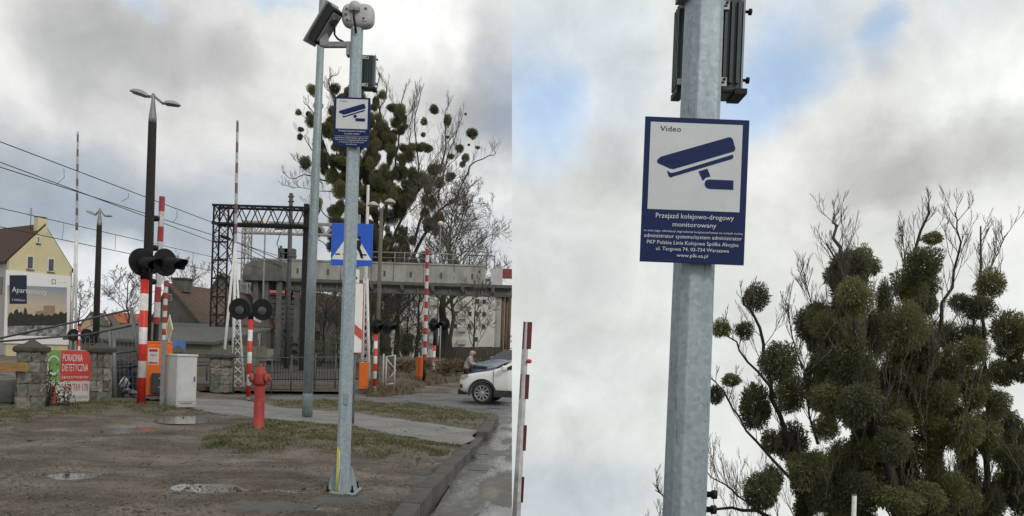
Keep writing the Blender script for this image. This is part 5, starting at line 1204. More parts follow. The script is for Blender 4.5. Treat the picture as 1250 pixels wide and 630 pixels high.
# ---------------------------------------------------------------- cars
def car(label, cat, q, rz, K, body, clad, group=None):
    """K: length, width, belt, roof, hood height, wheel radius, front axle, rear axle, cowl x, roof front x"""
    Ln, Wd, zb, zr, zh, wr, xf, xr, xc, xrf = K; t = thing('car', label, cat, q, rz); w = Wd/2
    st = [  # x, z low, hood/roof z, shoulder z, half width factor, is_cabin
        (0.02, .42, zh-.22, zh-.30, .66, 0), (.06, .34, zh-.12, zh-.22, .80, 0), (.22, .30, zh-.02, zh-.12, .92, 0), (.55, .28, zh+.03, zh-.04, .98, 0), (xc*.75, .28, zh+.10, zb-.07, 1, 0), (xc, .28, zb+.03, zb-.02, 1, 0),
        (xrf, .28, zr-.02, zb+.02, 1, 1), ((xrf+Ln)/2, .28, zr+.02, zb+.04, 1, 1), (Ln*.86, .30, zr-.03, zb+.06, .98, 1), (Ln*.975, .36, zb+.12, zb+.02, .92, 0), (Ln, .42, zb-.05, zb-.12, .82, 0)]
    rings = []
    for x, zl_, zt2, zs, fw, cab in st:
        ww = w*fw; half = [(0, zl_), (ww*.8, zl_), (ww*.97, zl_+.12), (ww, (zl_+zs)/2+.05), (ww*.985, zs), (ww*.80 if cab else ww*.93, zt2-.07 if cab else zs+(zt2-zs)*.72), (ww*.68 if cab else ww*.75, zt2-.015 if cab else zt2-.01), (0, zt2+.02)]
        rings.append([(x, y, z) for y, z in half]+[(x, -y, z) for y, z in reversed(half[1:-1])])
    n = len(rings[0]); b = MB(); b.add([p for r in rings for p in r], [(i*n+k, i*n+(k+1) % n, (i+1)*n+(k+1) % n, (i+1)*n+k) for i in range(len(rings)-1) for k in range(n)]+[tuple(reversed(range(n))), tuple((len(rings)-1)*n+k for k in range(n))])
    o = b.build('body', body, t)
    bm = bmesh.new(); bm.from_mesh(o.data); bmesh.ops.recalc_face_normals(bm, faces=bm.faces)
    cr = bm.edges.layers.float.get('crease_edge') or bm.edges.layers.float.new('crease_edge')
    bm.to_mesh(o.data); bm.free()
    md = o.modifiers.new('s', 'SUBSURF'); md.levels = 2; md.render_levels = 2
    cut = MB()
    for x in (xf, xr):
        for sy in (-1, 1): cut.lathe([(wr*1.17, 0), (wr*1.17, .36)], 28, (x, sy*(w+.12), wr), (0, -sy, 0))
    co = cut.build('arch_cutter', None, t); bo = o.modifiers.new('b', 'BOOLEAN'); bo.object = co; bo.operation = 'DIFFERENCE'; bo.solver = 'EXACT'
    bpy.context.view_layer.update(); me = bpy.data.meshes.new_from_object(o.evaluated_get(bpy.context.evaluated_depsgraph_get()))
    o.modifiers.clear(); o.data = me; bpy.data.objects.remove(co); me.materials.clear(); me.materials.append(body)
    for p in me.polygons: p.use_smooth = True
    try: me.set_sharp_from_angle(angle=R_(40))
    except Exception: pass
    # wheels
    for x in (xf, xr):
        for sy in (-1, 1):
            c = Vector((x, sy*(w-.12), wr)); ax = (0, sy, 0)
            wh = MB().lathe([(wr*.62, -.1), (wr*.93, -.1), (wr, -.06), (wr, .06), (wr*.95, .10), (wr*.72, .112), (wr*.70, .095)], 30, c, ax).build('wheel', RUBBER, t)
            AL = mat('alloy', (.42, .42, .43), (.36, .36, .37), rough=.35, metal=.5)
            MB().lathe([(wr*.72, .06), (wr*.72, .108), (wr*.66, .108), (wr*.64, .07)], 30, c, ax).build('rim', AL, wh); MB().lathe([(wr*.64, .02), (wr*.64, .03)], 24, c, ax).build('brake_disc', DARKMETAL, wh)
            for k in range(10):
                a = 2*pi*k/10; d = Vector((math.cos(a), 0, math.sin(a))); MB().bar(c+d*wr*.12+Vector((0, sy*.085, 0)), c+d*wr*.68+Vector((0, sy*.095, 0)), wr*.10, .03, up=(0, 1, 0)).build('spoke', AL, wh)
            MB().lathe([(wr*.17, .06), (wr*.17, .11), (wr*.1, .118)], 14, c, ax).build('hub', AL, wh)
            if clad:
                vs = []; nn = 20; y_ = sy*(w+.012)
                for i in range(nn+1):
                    a = R_(-12)+R_(204)*i/nn
                    for rr_, dy in ((1.13, -.05), (1.16, .012), (1.30, .012), (1.32, -.05)): vs.append((x+wr*rr_*math.cos(a), y_+sy*dy, max(.2, wr+wr*rr_*math.sin(a))))
                MB().add(vs, [(i*4+k, i*4+k+1, i*4+k+5, i*4+k+4) for i in range(nn) for k in range(3)]).build('arch_trim', mat('black_cladding', (.02, .02, .021), (.03, .03, .03), rough=.7), t)
    CL = MATS.get('black_cladding') or mat('black_cladding', (.02, .02, .021), (.03, .03, .03), rough=.7)
    for sy in (-1, 1):
        MB().box(((xf+xr)/2, sy*(w-.03), .36), (xr-xf-2.3*wr, .14, .22)).build('sill', CL, t)
        k0 = (xc+.08, zb+.05); y0 = w*.99; y1 = w*.80
        def sp_(x, z, off=.012): f = (z-zb)/(zr-.07-zb); return (x, sy*((y0*(1-f)+y1*f)+off+.012*math.sin(pi*min(1, max(0, f)))), z)
        tz = zr-.13; xb = Ln*.86
        win = MB(); pts = [(xc+.28, zb+.06), (xrf+.45, zb+.06), (xrf+.45, tz), (xrf+.12, tz-.02), (xrf-.1, tz-.13)]
        win.face([sp_(*p) for p in pts]); win.build('side_window', CARGLASS, t)
        win = MB(); win.face([sp_(*p) for p in [(xrf+.53, zb+.06), (xrf+1.35, zb+.08), (xrf+1.3, tz), (xrf+.53, tz)]]); win.build('side_window', CARGLASS, t)
        for xs_ in (xc-.02, xrf+.5):
            MB().box((xs_, sy*(w*.998), (zb+.45)/2+.05), (.012, .02, zb-.5)).build('door_gap', CL, t)
        MB().box((xrf+.32, sy*(w+.012), zb-.12), (.2, .03, .035)).build('door_handle', body, t)
        mb = MB(); mb.lathe([(.06, -.1), (.095, -.06), (.10, .05), (.05, .10)], 12, (xc+.36, sy*(w+.13), zb+.10), (0, 1, 0)); mo = mb.build('wing_mirror', body, t); MB().bar((xc+.38, sy*(w-.04), zb+.05), (xc+.37, sy*(w+.1), zb+.07), .05).build('mirror_stalk', CL, mo)
        hl = MB(); hl.add([(.0+.035, sy*w*.60, zh-.20), (.15, sy*w*.925, zh-.17), (.42, sy*w*.985, zh-.10), (.40, sy*w*.975, zh-.01), (.17, sy*w*.90, zh-.05), (.04, sy*w*.62, zh-.11)], [(0, 1, 4, 5), (1, 2, 3, 4)]); h_ = hl.build('headlight', mat('headlight', (.40, .42, .44), (.22, .23, .25), scale=14, rough=.1), t)
        h_.location = (-.02, sy*.012, 0)
        MB().lathe([(.07, 0), (.075, .02), (.05, .025)], 14, (.135, sy*w*.86, .56), (-1, sy*.9, 0)).build('fog_lamp', CL, t)
    MB().add([(xc+.02, -w*.86, zb+.045), (xc+.02, w*.86, zb+.045), (xrf-.03, w*.66, zr-.045), (xrf-.03, -w*.66, zr-.045)], [(0, 1, 2, 3)]).build('windscreen', CARGLASS, t).location = (-.03, 0, .03)
    bp = MB(); bp.box((.12, 0, .36), (.30, Wd*.74, .18)); bevel(bp.build('front_bumper', CL, t), .05, 2)
    MB().box((.035, 0, zh-.2), (.05, Wd*.5, .13)).build('grille', CL, t)
    return t
CARW = wear(mat('car_white', (.74, .74, .73), (.71, .71, .70), rough=.18, spec=.6), (.36, .34, .31), .12, .4, 6)
CARB = mat('car_blue', (.12, .17, .24), (.11, .155, .22), rough=.2, spec=.6)
rz = R_(-12); fw = G(588, 489)
K = (4.43, 1.81, 1.10, 1.66, .98, .36, .88, 3.48, 1.28, 2.12)
off = Matrix.Rotation(rz, 3, 'Z') @ Vector((K[6], -K[1]/2+.02, 0)); q = fw-off; q.z = -.11
t = car('white off-road car with ten-spoke wheels turning at the junction, cut off at the windscreen', 'car', q, rz, K, CARW, True); cut_right(t)
q = P(589, 452, 32); q.z = .02
t = car('blue car waiting behind the white off-road car', 'car', q+Vector((-.15, 0, .12)), R_(42), (4.4, 1.80, 1.08, 1.62, .98, .33, .85, 3.4, 1.25, 2.0), CARB, False); cut_right(t)

# ---------------------------------------------------------------- person in the pale hooded jacket
def skin(name, vs, es, rad, m, parent, sub=2):
    me = bpy.data.meshes.new(name); me.from_pydata(vs, es, []); o = bpy.data.objects.new(name, me); COL.objects.link(o)
    md = o.modifiers.new('k', 'SKIN'); sv_ = me.skin_vertices[0].data
    for i, r in enumerate(rad): sv_[i].radius = (r, r) if not isinstance(r, tuple) else r
    sv_[0].use_root = True; sb = o.modifiers.new('s', 'SUBSURF'); sb.levels = sub; sb.render_levels = sub
    bpy.context.view_layer.update(); m2 = bpy.data.meshes.new_from_object(o.evaluated_get(bpy.context.evaluated_depsgraph_get()))
    bpy.data.objects.remove(o); m2.materials.clear(); m2.materials.append(m)
    for p in m2.polygons: p.use_smooth = True
    return link(name, m2, parent)
q = foot(571.5, 470, 32.5); t = thing('person', 'person in a pale pink-grey hooded jacket walking bent forward behind the white car bonnet', 'person', q, R_(-8))
SKIN = mat('skin', (.42, .25, .18), (.38, .22, .16), rough=.6); JK = mat('jacket_pale', (.40, .345, .335), (.30, .255, .25), scale=9, rough=.85, bump=.4, bscale=25); TR = mat('trousers_dark', (.03, .03, .035), (.02, .02, .024), rough=.9)
jt = {'pel': (-.10, 0, .90), 'sp': (-.02, 0, 1.14), 'ch': (.07, 0, 1.32), 'nk': (.12, 0, 1.43), 'hd': (.17, 0, 1.53), 'ht': (.18, 0, 1.63)}
V = [jt[k] for k in ('pel', 'sp', 'ch', 'nk', 'hd', 'ht')]; E = [(0, 1), (1, 2), (2, 3), (3, 4), (4, 5)]; Rr_ = [(.14, .11), (.125, .10), (.14, .10), .05, .085, .06]
def chain(start, pts, rads):
    p = start
    for a, r in zip(pts, rads): V.append(a); Rr_.append(r); E.append((p, len(V)-1)); p = len(V)-1
    return p
for sy, kx in ((-1, .26), (1, -.22)):
    chain(0, [(-.09+.02*kx, sy*.09, .82), (-.05+kx*.75, sy*.09, .48), (-.12+kx*1.0, sy*.09, .09), (.02+kx*1.0, sy*.10, .04)], [.085, .055, .038, .035])
    wr_ = chain(2, [(.08, sy*.17, 1.31), (.14, sy*.20, 1.08), (.34, sy*.14, 1.06)], [.055, .04, .027])
    pm = chain(wr_, [(.39, sy*.13, 1.055)], [.026])
    for f, (dz, ln) in enumerate(((.03, .055), (.012, .065), (-.006, .06), (-.022, .05))): chain(pm, [(.42, sy*.13, 1.055+dz), (.42+ln*.7, sy*.125, 1.05+dz), (.42+ln*.8, sy*.12, 1.03+dz)], [.009, .008, .007])
    chain(pm, [(.40, sy*.10, 1.075), (.43, sy*.085, 1.085)], [.009, .008])
body_ = skin('body', V, E, Rr_, SKIN, t)
jv = [(-.11, 0, .80), (-.07, 0, .98), (-.01, 0, 1.15), (.06, 0, 1.32), (.11, 0, 1.41)]; je = [(0, 1), (1, 2), (2, 3), (3, 4)]; jr = [(.20, .17), (.185, .16), (.17, .14), (.165, .13), .085]
for sy in (-1, 1):
    k = len(jv); jv += [(.07, sy*.18, 1.32), (.135, sy*.21, 1.08), (.31, sy*.145, 1.065)]; je += [(3, k), (k, k+1), (k+1, k+2)]; jr += [.085, .07, .05]
skin('jacket', jv, je, jr, JK, t)
skin('hood', [(.09, 0, 1.42), (.13, 0, 1.51), (.155, 0, 1.60), (.155, 0, 1.66)], [(0, 1), (1, 2), (2, 3)], [.10, (.125, .125), (.12, .12), .06], JK, t)
b = MB(); b.lathe([(.005, .0), (.05, .015), (.068, .035), (.072, .06)], 14, (.30, 0, 1.55), (-1, 0, 0)); fc = b.build('face', SKIN, t)
MB().lathe([(.018, 0), (.014, .02), (.004, .035)], 8, (.285, 0, 1.545), (1, 0, -.2)).build('nose', SKIN, fc)
for sy in (-1, 1): MB().lathe([(.009, 0), (.006, .006)], 8, (.288, sy*.03, 1.57), (1, 0, 0)).build('eye', BLACK, fc)
MB().box((.286, 0, 1.512), (.01, .04, .008)).build('mouth', mat('lips', (.30, .12, .10), rough=.6), fc)
tv = [(-.11, 0, .90)]; te = []; tr_ = [.15]
for sy, kx in ((-1, .26), (1, -.22)):
    k = len(tv); tv += [(-.09, sy*.09, .80), (-.05+kx*.75, sy*.09, .48), (-.12+kx*1.0, sy*.09, .12)]; te += [(0, k), (k, k+1), (k+1, k+2)]; tr_ += [.105, .075, .06]
    skin('shoe', [(-.13+kx, sy*.09, .05), (.0+kx, sy*.095, .04), (.07+kx, sy*.10, .035)], [(0, 1), (1, 2)], [.05, .048, .035], BLACK, t, 1)
skin('trousers', tv, te, tr_, TR, t)

# ---------------------------------------------------------------- boom and post of the second view
q = Vector((P(630, 640, 11).x, 11, hill_z(11)-.1)); t = boom('raised boom against open sky, white with dark red bands, beside the large legible sign', q, [q*0, P(629.8, 640, 11)-q, P(642.5, 393, 11)-q], [.075, .075, .05], .9)
t.children[0].data.materials[0] = stripe('boom_side_stripe', .52, .1, (.55, .56, .57), (.55, .56, .57))
rel2 = lambda px, py, d: P(px, py, d)-q
for y0, y1 in ((393, 426), (457, 487), (519, 550), (582, 613)):
    f = lambda y: 642.5-(y-393)*.0514; MB().bar(rel2(f(y0)+1.9, y0, 10.98), rel2(f(y1)+1.9, y1, 10.98), .042, .132).build('red_band', mat('dark_red', (.12, .016, .018), (.085, .013, .015), rough=.5), t)
MB().lathe([(.03, 0), (.034, .03), (.02, .06)], 10, rel2(644, 441, 10.95), (1, -.3, 0)).build('boom_lamp', RED, t)
q = Vector((P(1043, 640, 15).x, 15, hill_z(15)-.1)); t = thing('white_post', 'tip of a plain white post in front of the mistletoe tree', 'post', q)
MB().tube([(0, 0, 0), P(1043, 604, 15)-q], [.06, .045], 10).build('post', WHITE, t)
MB().lathe([(.048, -.01), (.048, .01)], 10, P(1043, 604, 15)-q).build('cap', DARKMETAL, t)
# ---------------------------------------------------------------- trees
def rand_perp(d, rr):
    v = Vector((rr.gauss(0, 1), rr.gauss(0, 1), rr.gauss(0, 1))); v -= d*v.dot(d); return v.normalized() if v.length > 1e-6 else Vector((1, 0, 0))
RMIN = [.008]
def grow(b, p, d, ln, r, lev, rr, up=.12, wig=.22, kids=(6, 5, 4), ratio=.55, seg=None, spread=.75, tip=.25):
    n = seg or (5 if lev > 1 else 4 if lev == 1 else 3); pts = [Vector(p)]; d = Vector(d).normalized(); rad = [r]; dirs = [d]
    for i in range(n):
        d = (d + Vector((rr.gauss(0, wig), rr.gauss(0, wig), rr.gauss(0, wig)*.7+up))*.8).normalized(); pts.append(pts[-1]+d*ln/n); rad.append(r*(1-(1-tip)*(i+1)/n)); dirs.append(d)
    b.tube(pts, rad, 6 if r > .12 else 4 if r > .04 else 3, cap=False)
    if lev <= 0: return
    k = kids[lev-1] if lev-1 < len(kids) else kids[-1]
    for j in range(k):
        f = .2+.8*(j+rr.random())/k; i = min(int(f*n), n-1); q = pts[i].lerp(pts[i+1], f*n-i); dd = (dirs[i]*(1-spread*.5)+rand_perp(dirs[i], rr)*spread+Vector((0, 0, up*1.5))).normalized()
        grow(b, q, dd, ln*ratio*rr.uniform(.6, 1.15)*(1.15-.5*f), max(RMIN[0], r*.5*(1-.5*f)), lev-1, rr, up, wig, kids, ratio, None, spread, tip)
def bare_tree(label, px, py, d, h, crown_z, seed, group=None, nl=6, spread=.7, r0=.22, kids=(6, 5, 5), m=None, lean=0, levels=3, name='bare_tree', up=.12, len_f=.5):
    rr = random.Random(seed); q = P(px, py, d); q.z = max(-.05, min(q.z, 1.2)) if d > 40 else 0; t = thing(name, label, 'tree', q, 0, group); b = MB(); pts = [Vector((0, 0, -.1))]; n = 7
    for i in range(n): pts.append(pts[-1]+Vector((rr.gauss(0, .03)*h/n*3+lean*h/n, rr.gauss(0, .02)*h/n*3, h*.8/n)))
    b.tube(pts, [r0*(1.25 if i == 0 else 1-.8*i/n) for i in range(n+1)], 8); b.build('trunk', m or BARK, t); c = MB()
    for k in range(nl):
        f = crown_z+(1-crown_z)*(k+.5*rr.random())/nl; i = min(int(f*n), n-1); p = pts[i].lerp(pts[i+1], f*n-i); a = k*2.4+rr.uniform(-.5, .5)
        grow(c, p, (math.cos(a)*spread, math.sin(a)*spread, .75), h*len_f*rr.uniform(.75, 1.1)*(1.1-.5*f), r0*.42*(1.1-.6*f), levels, rr, up=up, kids=kids)
    c.build('crown', TWIG, t); return t

# the great tree full of mistletoe; its shape is measured in the second view and reused for the farther one
DR = 25.86; DL = 75.0
base_r = P(1165, 1288, DR); base_l = P(468, 437, DL); base_l.z = -.05
SC = 1.0
def TR_(px, py, dy=0.0): return P(px, py, DR+dy)-base_r           # pixel of the second view -> tree axes
def TLx(px, py, dy=0.0): return TR_(881+2.9*(px-370), 401+2.9*(py-131), dy)
MIST = [mat('mistletoe_%s' % k, c, c2, scale=2.2, rough=.75) for k, c, c2 in (('dark', (.092, .098, .05), (.135, .14, .072)), ('olive', (.15, .155, .068), (.21, .21, .092)), ('bright', (.22, .23, .065), (.165, .17, .058)))]
for m_ in MIST: leafy(m_)
FOLI = mat('ivy_leaf', (.035, .042, .02), (.06, .064, .03), scale=.9, rough=.7)
def clump(rr, rx, rz, ry, n, size, hang=0.0, wide=1.0):
    b = MB()
    b.v = []; 
    for _ in range(n):
        v = Vector((rr.gauss(0, 1), rr.gauss(0, 1), rr.gauss(0, 1))).normalized(); q = rr.uniform(.25, 1)**.45
        wob = 1+.22*noise.noise(v*1.8+Vector((rx*9, rz*7, n*.01)))
        c = Vector((v.x*rx, v.y*ry, v.z*rz))*q*wob
        d = (v+Vector((rr.gauss(0, .5), rr.gauss(0, .5), rr.gauss(0, .5)-hang))).normalized()*size*rr.uniform(.6, 1.5); s = rand_perp(d.normalized(), rr)*size*.12*wide*rr.uniform(.7, 1.4)
        b.add([c-s*.4, c+d*.55-s, c+d, c+d*.55+s], [(0, 1, 2, 3)])
    return b
_pc = {}
def proto_clump(cls, k, tone):                   # dense fuzzy ball of short twig-leaves, three sizes, four shapes each
    if (cls, k, tone) in _pc: return _pc[(cls, k, tone)]
    base = next((v for (c_, k_, t_), v in _pc.items() if c_ == cls and k_ == k), None)
    if base:
        me = base.copy(); me.materials.clear(); me.materials.append(MIST[tone])
    else:
        r_ = random.Random(900+cls*10+k); R0 = (.33, .6, 1.0)[cls]; n = (2100, 4600, 8000)[cls]; sz = (.09, .11, .125)[cls]; b = MB()
        lob = [(Vector((r_.gauss(0, 1), r_.gauss(0, 1), r_.gauss(0, 1))).normalized(), r_.uniform(.15, .45)) for _ in range(6)]
        for _ in range(n):
            v = Vector((r_.gauss(0, 1), r_.gauss(0, 1), r_.gauss(0, 1))).normalized(); w = .74+.2*noise.noise(v*2.1+Vector((k*7, cls*5, 1)))+max(l*max(0, v.dot(d_))**3 for d_, l in lob)
            c = v*R0*w*r_.uniform(.06, 1)**.5; d = (v*.8+Vector((r_.gauss(0, .5), r_.gauss(0, .5), r_.gauss(0, .5)-(.55 if cls else .1)*(1 if k % 2 else -.6)))).normalized()*sz*r_.uniform(.5, 1.4)*(1.5 if r_.random() < .06 else 1); s = rand_perp(d.normalized(), r_)*sz*.14*r_.uniform(.7, 1.5)
            b.add([c-s*.4, c+d*.55-s, c+d, c+d*.55+s], [(0, 1, 2, 3)])
        me = b.mesh('mistletoe_clump', MIST[tone])
    _pc[(cls, k, tone)] = me; return me
rr = random.Random(31)
t = thing('mistletoe_tree', 'huge tree loaded with round mistletoe clumps, rising beyond the footbridge', 'tree', (0, 0, 0), 0, 'mistletoe laden trees')
tb = MB(); br = MB(); tw = MB()
def limb(pts, r0, r1, sway=1.2, twigs=10, tl=2.6, lv=2, start=.15, up=.2, kids=(5, 4), leftview=True):
    dy = 0; P3 = []
    for i, (x, y) in enumerate(pts):
        dy += rr.gauss(0, sway)*(1 if i else 0); P3.append(TLx(x, y, dy) if leftview else TR_(x, y, dy))
    # smooth with catmull-rom
    fine = []
    for i in range(len(P3)-1):
        p0, p1, p2, p3 = P3[max(0, i-1)], P3[i], P3[i+1], P3[min(len(P3)-1, i+2)]
        for k in range(4):
            u = k/4; fine.append(.5*((2*p1)+(p2-p0)*u+(2*p0-5*p1+4*p2-p3)*u*u+(3*p1-p0-3*p2+p3)*u**3)+Vector((rr.gauss(0, .06), rr.gauss(0, .06), rr.gauss(0, .05))))
    fine.append(P3[-1]); n = len(fine)-1
    rad = [r0+(r1*.55-r0)*(i/n)**.55 for i in range(n+1)]
    (tb if r0 > .4 else br).tube(fine, rad, 8 if r0 > .2 else 6, cap=False)
    twigs = int(twigs*1.5)
    for k in range(twigs):
        f = start+(1-start)*(k+rr.random())/twigs; i = min(int(f*n), n-1); p = fine[i].lerp(fine[i+1], f*n-i); d = (fine[i+1]-fine[i]).normalized()
        dd = (d*.5+rand_perp(d, rr)*.7+Vector((0, 0, .55))).normalized()
        grow(tw, p, dd, tl*rr.uniform(.45, 1.0)*(1.05-.6*f), max(.016, min(.045, rad[i]*.3)), lv, rr, up=up, wig=.10, kids=kids, ratio=.6, spread=.5, tip=.3)
limb([(468, 440), (466, 400), (464, 360), (462, 320), (460, 285), (458, 250)], .75, .30, .3, 6, 3)
limb([(474, 440), (478, 400), (484, 350), (492, 310), (500, 270)], .55, .25, .4, 5, 3)
limb([(462, 300), (446, 262), (426, 226), (406, 192), (392, 160), (385, 131), (379, 118)], .26, .05, .8, 14, 2.4)
limb([(428, 228), (400, 213), (372, 206), (356, 207), (342, 199)], .13, .03, .5, 14, 1.6)
limb([(410, 205), (385, 180), (372, 160), (365, 152)], .09, .03, .5, 6, 1.8)
limb([(392, 160), (378, 140), (370, 131)], .07, .03, .4, 4, 1.6)
limb([(460, 262), (447, 215), (434, 170), (424, 128), (419, 98), (417, 84)], .30, .05, .8, 20, 2.4)
limb([(440, 190), (428, 150), (425, 120), (414, 95)], .14, .04, .8, 12, 2.2)
limb([(460, 252), (458, 205), (455, 150), (452, 108), (457, 78)], .28, .05, .8, 20, 2.4)
limb([(456, 170), (462, 130), (470, 100), (468, 82)], .12, .03, .7, 12, 2.2)
limb([(464, 290), (476, 240), (482, 180), (480, 130), (479, 88)], .25, .05, .8, 16, 2.5)
limb([(470, 310), (492, 262), (503, 205), (505, 145), (509, 96)], .24, .05, .8, 18, 2.6)
limb([(486, 340), (505, 290), (524, 250), (540, 222), (562, 188), (582, 172), (590, 170)], .26, .03, .8, 20, 2.8)
limb([(505, 290), (520, 230), (531, 175), (534, 130), (541, 112)], .20, .04, .7, 18, 2.8)
limb([(535, 235), (548, 190), (560, 150), (565, 130)], .12, .03, .7, 12, 2.4)
limb([(520, 240), (545, 215), (565, 206)], .10, .03, .6, 8, 2.4)
limb([(466, 370), (440, 335), (415, 305), (395, 292)], .18, .05, .6, 10, 2.6)
limb([(464, 340), (430, 290), (400, 255), (380, 245)], .2, .04, .6, 12, 2.4)
limb([(476, 390), (505, 350), (530, 330), (552, 318)], .18, .05, .6, 8, 2.4)
limb([(480, 360), (510, 320), (530, 290), (545, 270)], .16, .05, .6, 10, 2.6)
for x0, y0, x1, y1 in ((505, 210, 522, 120), (515, 235, 556, 175), (525, 245, 575, 195), (500, 250, 540, 150), (395, 215, 352, 180), (405, 225, 345, 215), (432, 150, 421, 102), (448, 160, 446, 92), (470, 150, 489, 92), (500, 170, 520, 108), (418, 160, 405, 108), (520, 200, 548, 140), (410, 180, 396, 120), (540, 200, 570, 160)):
    limb([(x0, y0), ((x0+x1)/2+rr.gauss(0, 2), (y0+y1)/2), (x1, y1)], .06, .02, .9, 18, 2.0)
tb.build('trunk', MOSSBARK, t); br.build('limb', BARK, t); tw.build('twigs', TWIG, t)
# (px, py, rx, rz, tone) in the second view
balls = [(922, 364, 16, 17, 0), (881, 401, 11, 10, 0), (908, 404, 10, 11, 0), (892, 464, 11, 8, 0), (873, 482, 10, 12, 0), (950, 442, 21, 25, 0), (964, 482, 22, 32, 1), (922, 498, 20, 30, 0), (930, 503, 11, 11, 2), (968, 560, 36, 40, 0), (930, 600, 20, 24, 0), (942, 586, 14, 20, 0),
         (1052, 313, 25, 28, 1), (1036, 322, 20, 18, 0), (1020, 338, 14, 14, 0), (992, 396, 22, 24, 0), (1012, 385, 26, 30, 0), (1030, 370, 30, 45, 1), (1010, 430, 28, 40, 0), (1048, 400, 30, 60, 0), (1070, 400, 20, 55, 1), (998, 470, 18, 34, 0), (1030, 450, 30, 50, 1),
         (1127, 324, 19, 20, 0), (1139, 291, 12, 8, 1), (1110, 350, 18, 20, 1), (1122, 372, 22, 36, 1), (1105, 400, 24, 30, 0), (1096, 440, 22, 40, 0), (1118, 420, 26, 40, 0), (1135, 440, 18, 40, 0),
         (1194, 376, 18, 16, 0), (1187, 409, 16, 16, 0), (1154, 411, 18, 20, 1), (1162, 450, 24, 26, 1), (1225, 427, 9, 10, 0), (1205, 478, 26, 28, 1), (1211, 547, 15, 17, 1), (1008, 523, 15, 15, 2), (1238, 440, 10, 12, 0), (1245, 420, 8, 18, 0), (1222, 512, 18, 18, 0), (1232, 590, 20, 26, 1), (1212, 605, 14, 22, 0),
         (1045, 500, 34, 40, 1), (1070, 480, 36, 44, 0), (1100, 490, 30, 40, 1), (1140, 490, 34, 34, 2), (1155, 510, 30, 34, 1), (1170, 470, 26, 22, 1), (1126, 548, 24, 24, 1), (1075, 545, 34, 40, 0), (1040, 560, 30, 44, 0), (1100, 590, 40, 40, 1), (1060, 610, 44, 40, 1), (1150, 580, 30, 40, 1), (1010, 590, 26, 44, 0), (1128, 620, 44, 34, 0), (985, 610, 24, 36, 0), (1165, 610, 26, 36, 0), (1085, 520, 26, 30, 2), (1020, 480, 20, 30, 0), (940, 540, 12, 16, 0)]
def Lb(x, y, rx, rz, tone): return (881+2.9*(x-370), 401+2.9*(y-131), rx*2.9, rz*2.9, tone)
balls += [Lb(*k) for k in [(508, 118, 6, 6, 0), (505, 131, 7, 7, 0), (491, 132, 7, 8, 1), (522, 141, 4, 4.5, 0), (532, 133, 5.5, 8, 0), (560, 148, 8, 6.5, 0), (563, 186, 9, 8.5, 0), (588, 173, 3, 2, 0), (573, 168, 1.8, 1.5, 0), (516, 192, 8, 8, 1), (513, 168, 9, 10, 1), (537, 163, 5, 5, 0), (521, 213, 8, 9, 1), (544, 218, 6, 8, 0), (550, 203, 5, 5, 0), (517, 260, 8, 10, 1), (544, 262, 6, 9, 0), (540, 156, 2, 2, 0), (578, 160, 2, 2, 0), (567, 130, 1.6, 1.5, 0),
    (430, 225, 20, 22, 0), (455, 232, 22, 26, 1), (480, 225, 16, 24, 0), (412, 250, 12, 20, 0), (440, 270, 22, 26, 0), (466, 280, 20, 28, 1), (492, 255, 12, 20, 0), (405, 288, 10, 14, 0), (425, 305, 18, 20, 0), (455, 318, 20, 22, 0), (480, 310, 14, 22, 1), (500, 290, 9, 16, 0), (470, 350, 16, 24, 0), (440, 345, 16, 18, 0), (528, 160, 3, 3, 0), (497, 150, 4, 4, 0), (520, 178, 5, 5, 1), (530, 196, 6, 5, 0), (508, 205, 7, 8, 1), (526, 225, 5, 6, 0), (500, 240, 8, 10, 1), (515, 240, 6, 8, 0), (548, 236, 3, 3, 0), (556, 214, 3, 3, 0), (512, 285, 7, 9, 1), (530, 275, 5, 6, 0), (500, 320, 7, 10, 0), (515, 305, 5, 7, 1), (488, 150, 5, 6, 0), (476, 140, 5, 6, 1), (483, 112, 5, 5, 0), (470, 120, 4, 4, 0), (490, 345, 10, 16, 0), (462, 385, 14, 22, 0), (482, 390, 12, 24, 0), (410, 330, 9, 12, 0), (505, 225, 9, 12, 1), (530, 240, 6, 8, 0), (495, 195, 9, 16, 0), (476, 185, 10, 18, 0)]]
m_px = DR/F
MASS = [(409, 102), (425, 98), (432, 125), (445, 150), (446, 114), (460, 114), (466, 145), (480, 175), (500, 165), (505, 200), (515, 200), (518, 230), (505, 260), (498, 300), (493, 345), (470, 365), (440, 352), (415, 335), (402, 300), (397, 262), (392, 225), (390, 188), (402, 170), (412, 145)]
k = 0
HOLES = [(1172, 335, 42), (1186, 562, 30), (1084, 365, 14), (1109, 527, 12), (985, 340, 20), (1000, 545, 14), (1165, 395, 16), (918, 560, 20)]
def in_hole(x, y):
    X_, Y_ = 881+2.9*(x-370), 401+2.9*(y-131); return any(math.hypot(X_-a, Y_-c) < r+9 for a, c, r in HOLES)
while k < 120:
    x, y = rr.uniform(386, 518), rr.uniform(98, 365)
    if poly_sd(np.array([[x]]), np.array([[y]]), MASS)[0, 0] < 3 or (y < 150 and rr.random() < .75): continue
    if in_hole(x, y): continue
    k += 1; q = rr.uniform(3.2, 7); balls.append(Lb(x, y, q*rr.uniform(.8, 1.2), q*rr.uniform(.9, 1.7), 0 if rr.random() < .55 else 1 if rr.random() < .9 else 2))
nb_ = []
for x, y, rx, rz, tone in balls:
    if rx < 25 and rz < 34: nb_.append((x, y, rx, rz, tone)); continue
    for _ in range(4): nb_.append((x+rr.uniform(-.55, .55)*rx, y+rr.uniform(-.6, .6)*rz, max(9, rx*rr.uniform(.38, .62)), max(9, rz*rr.uniform(.38, .62)), 0 if rr.random() < .5 else 1))
balls = nb_
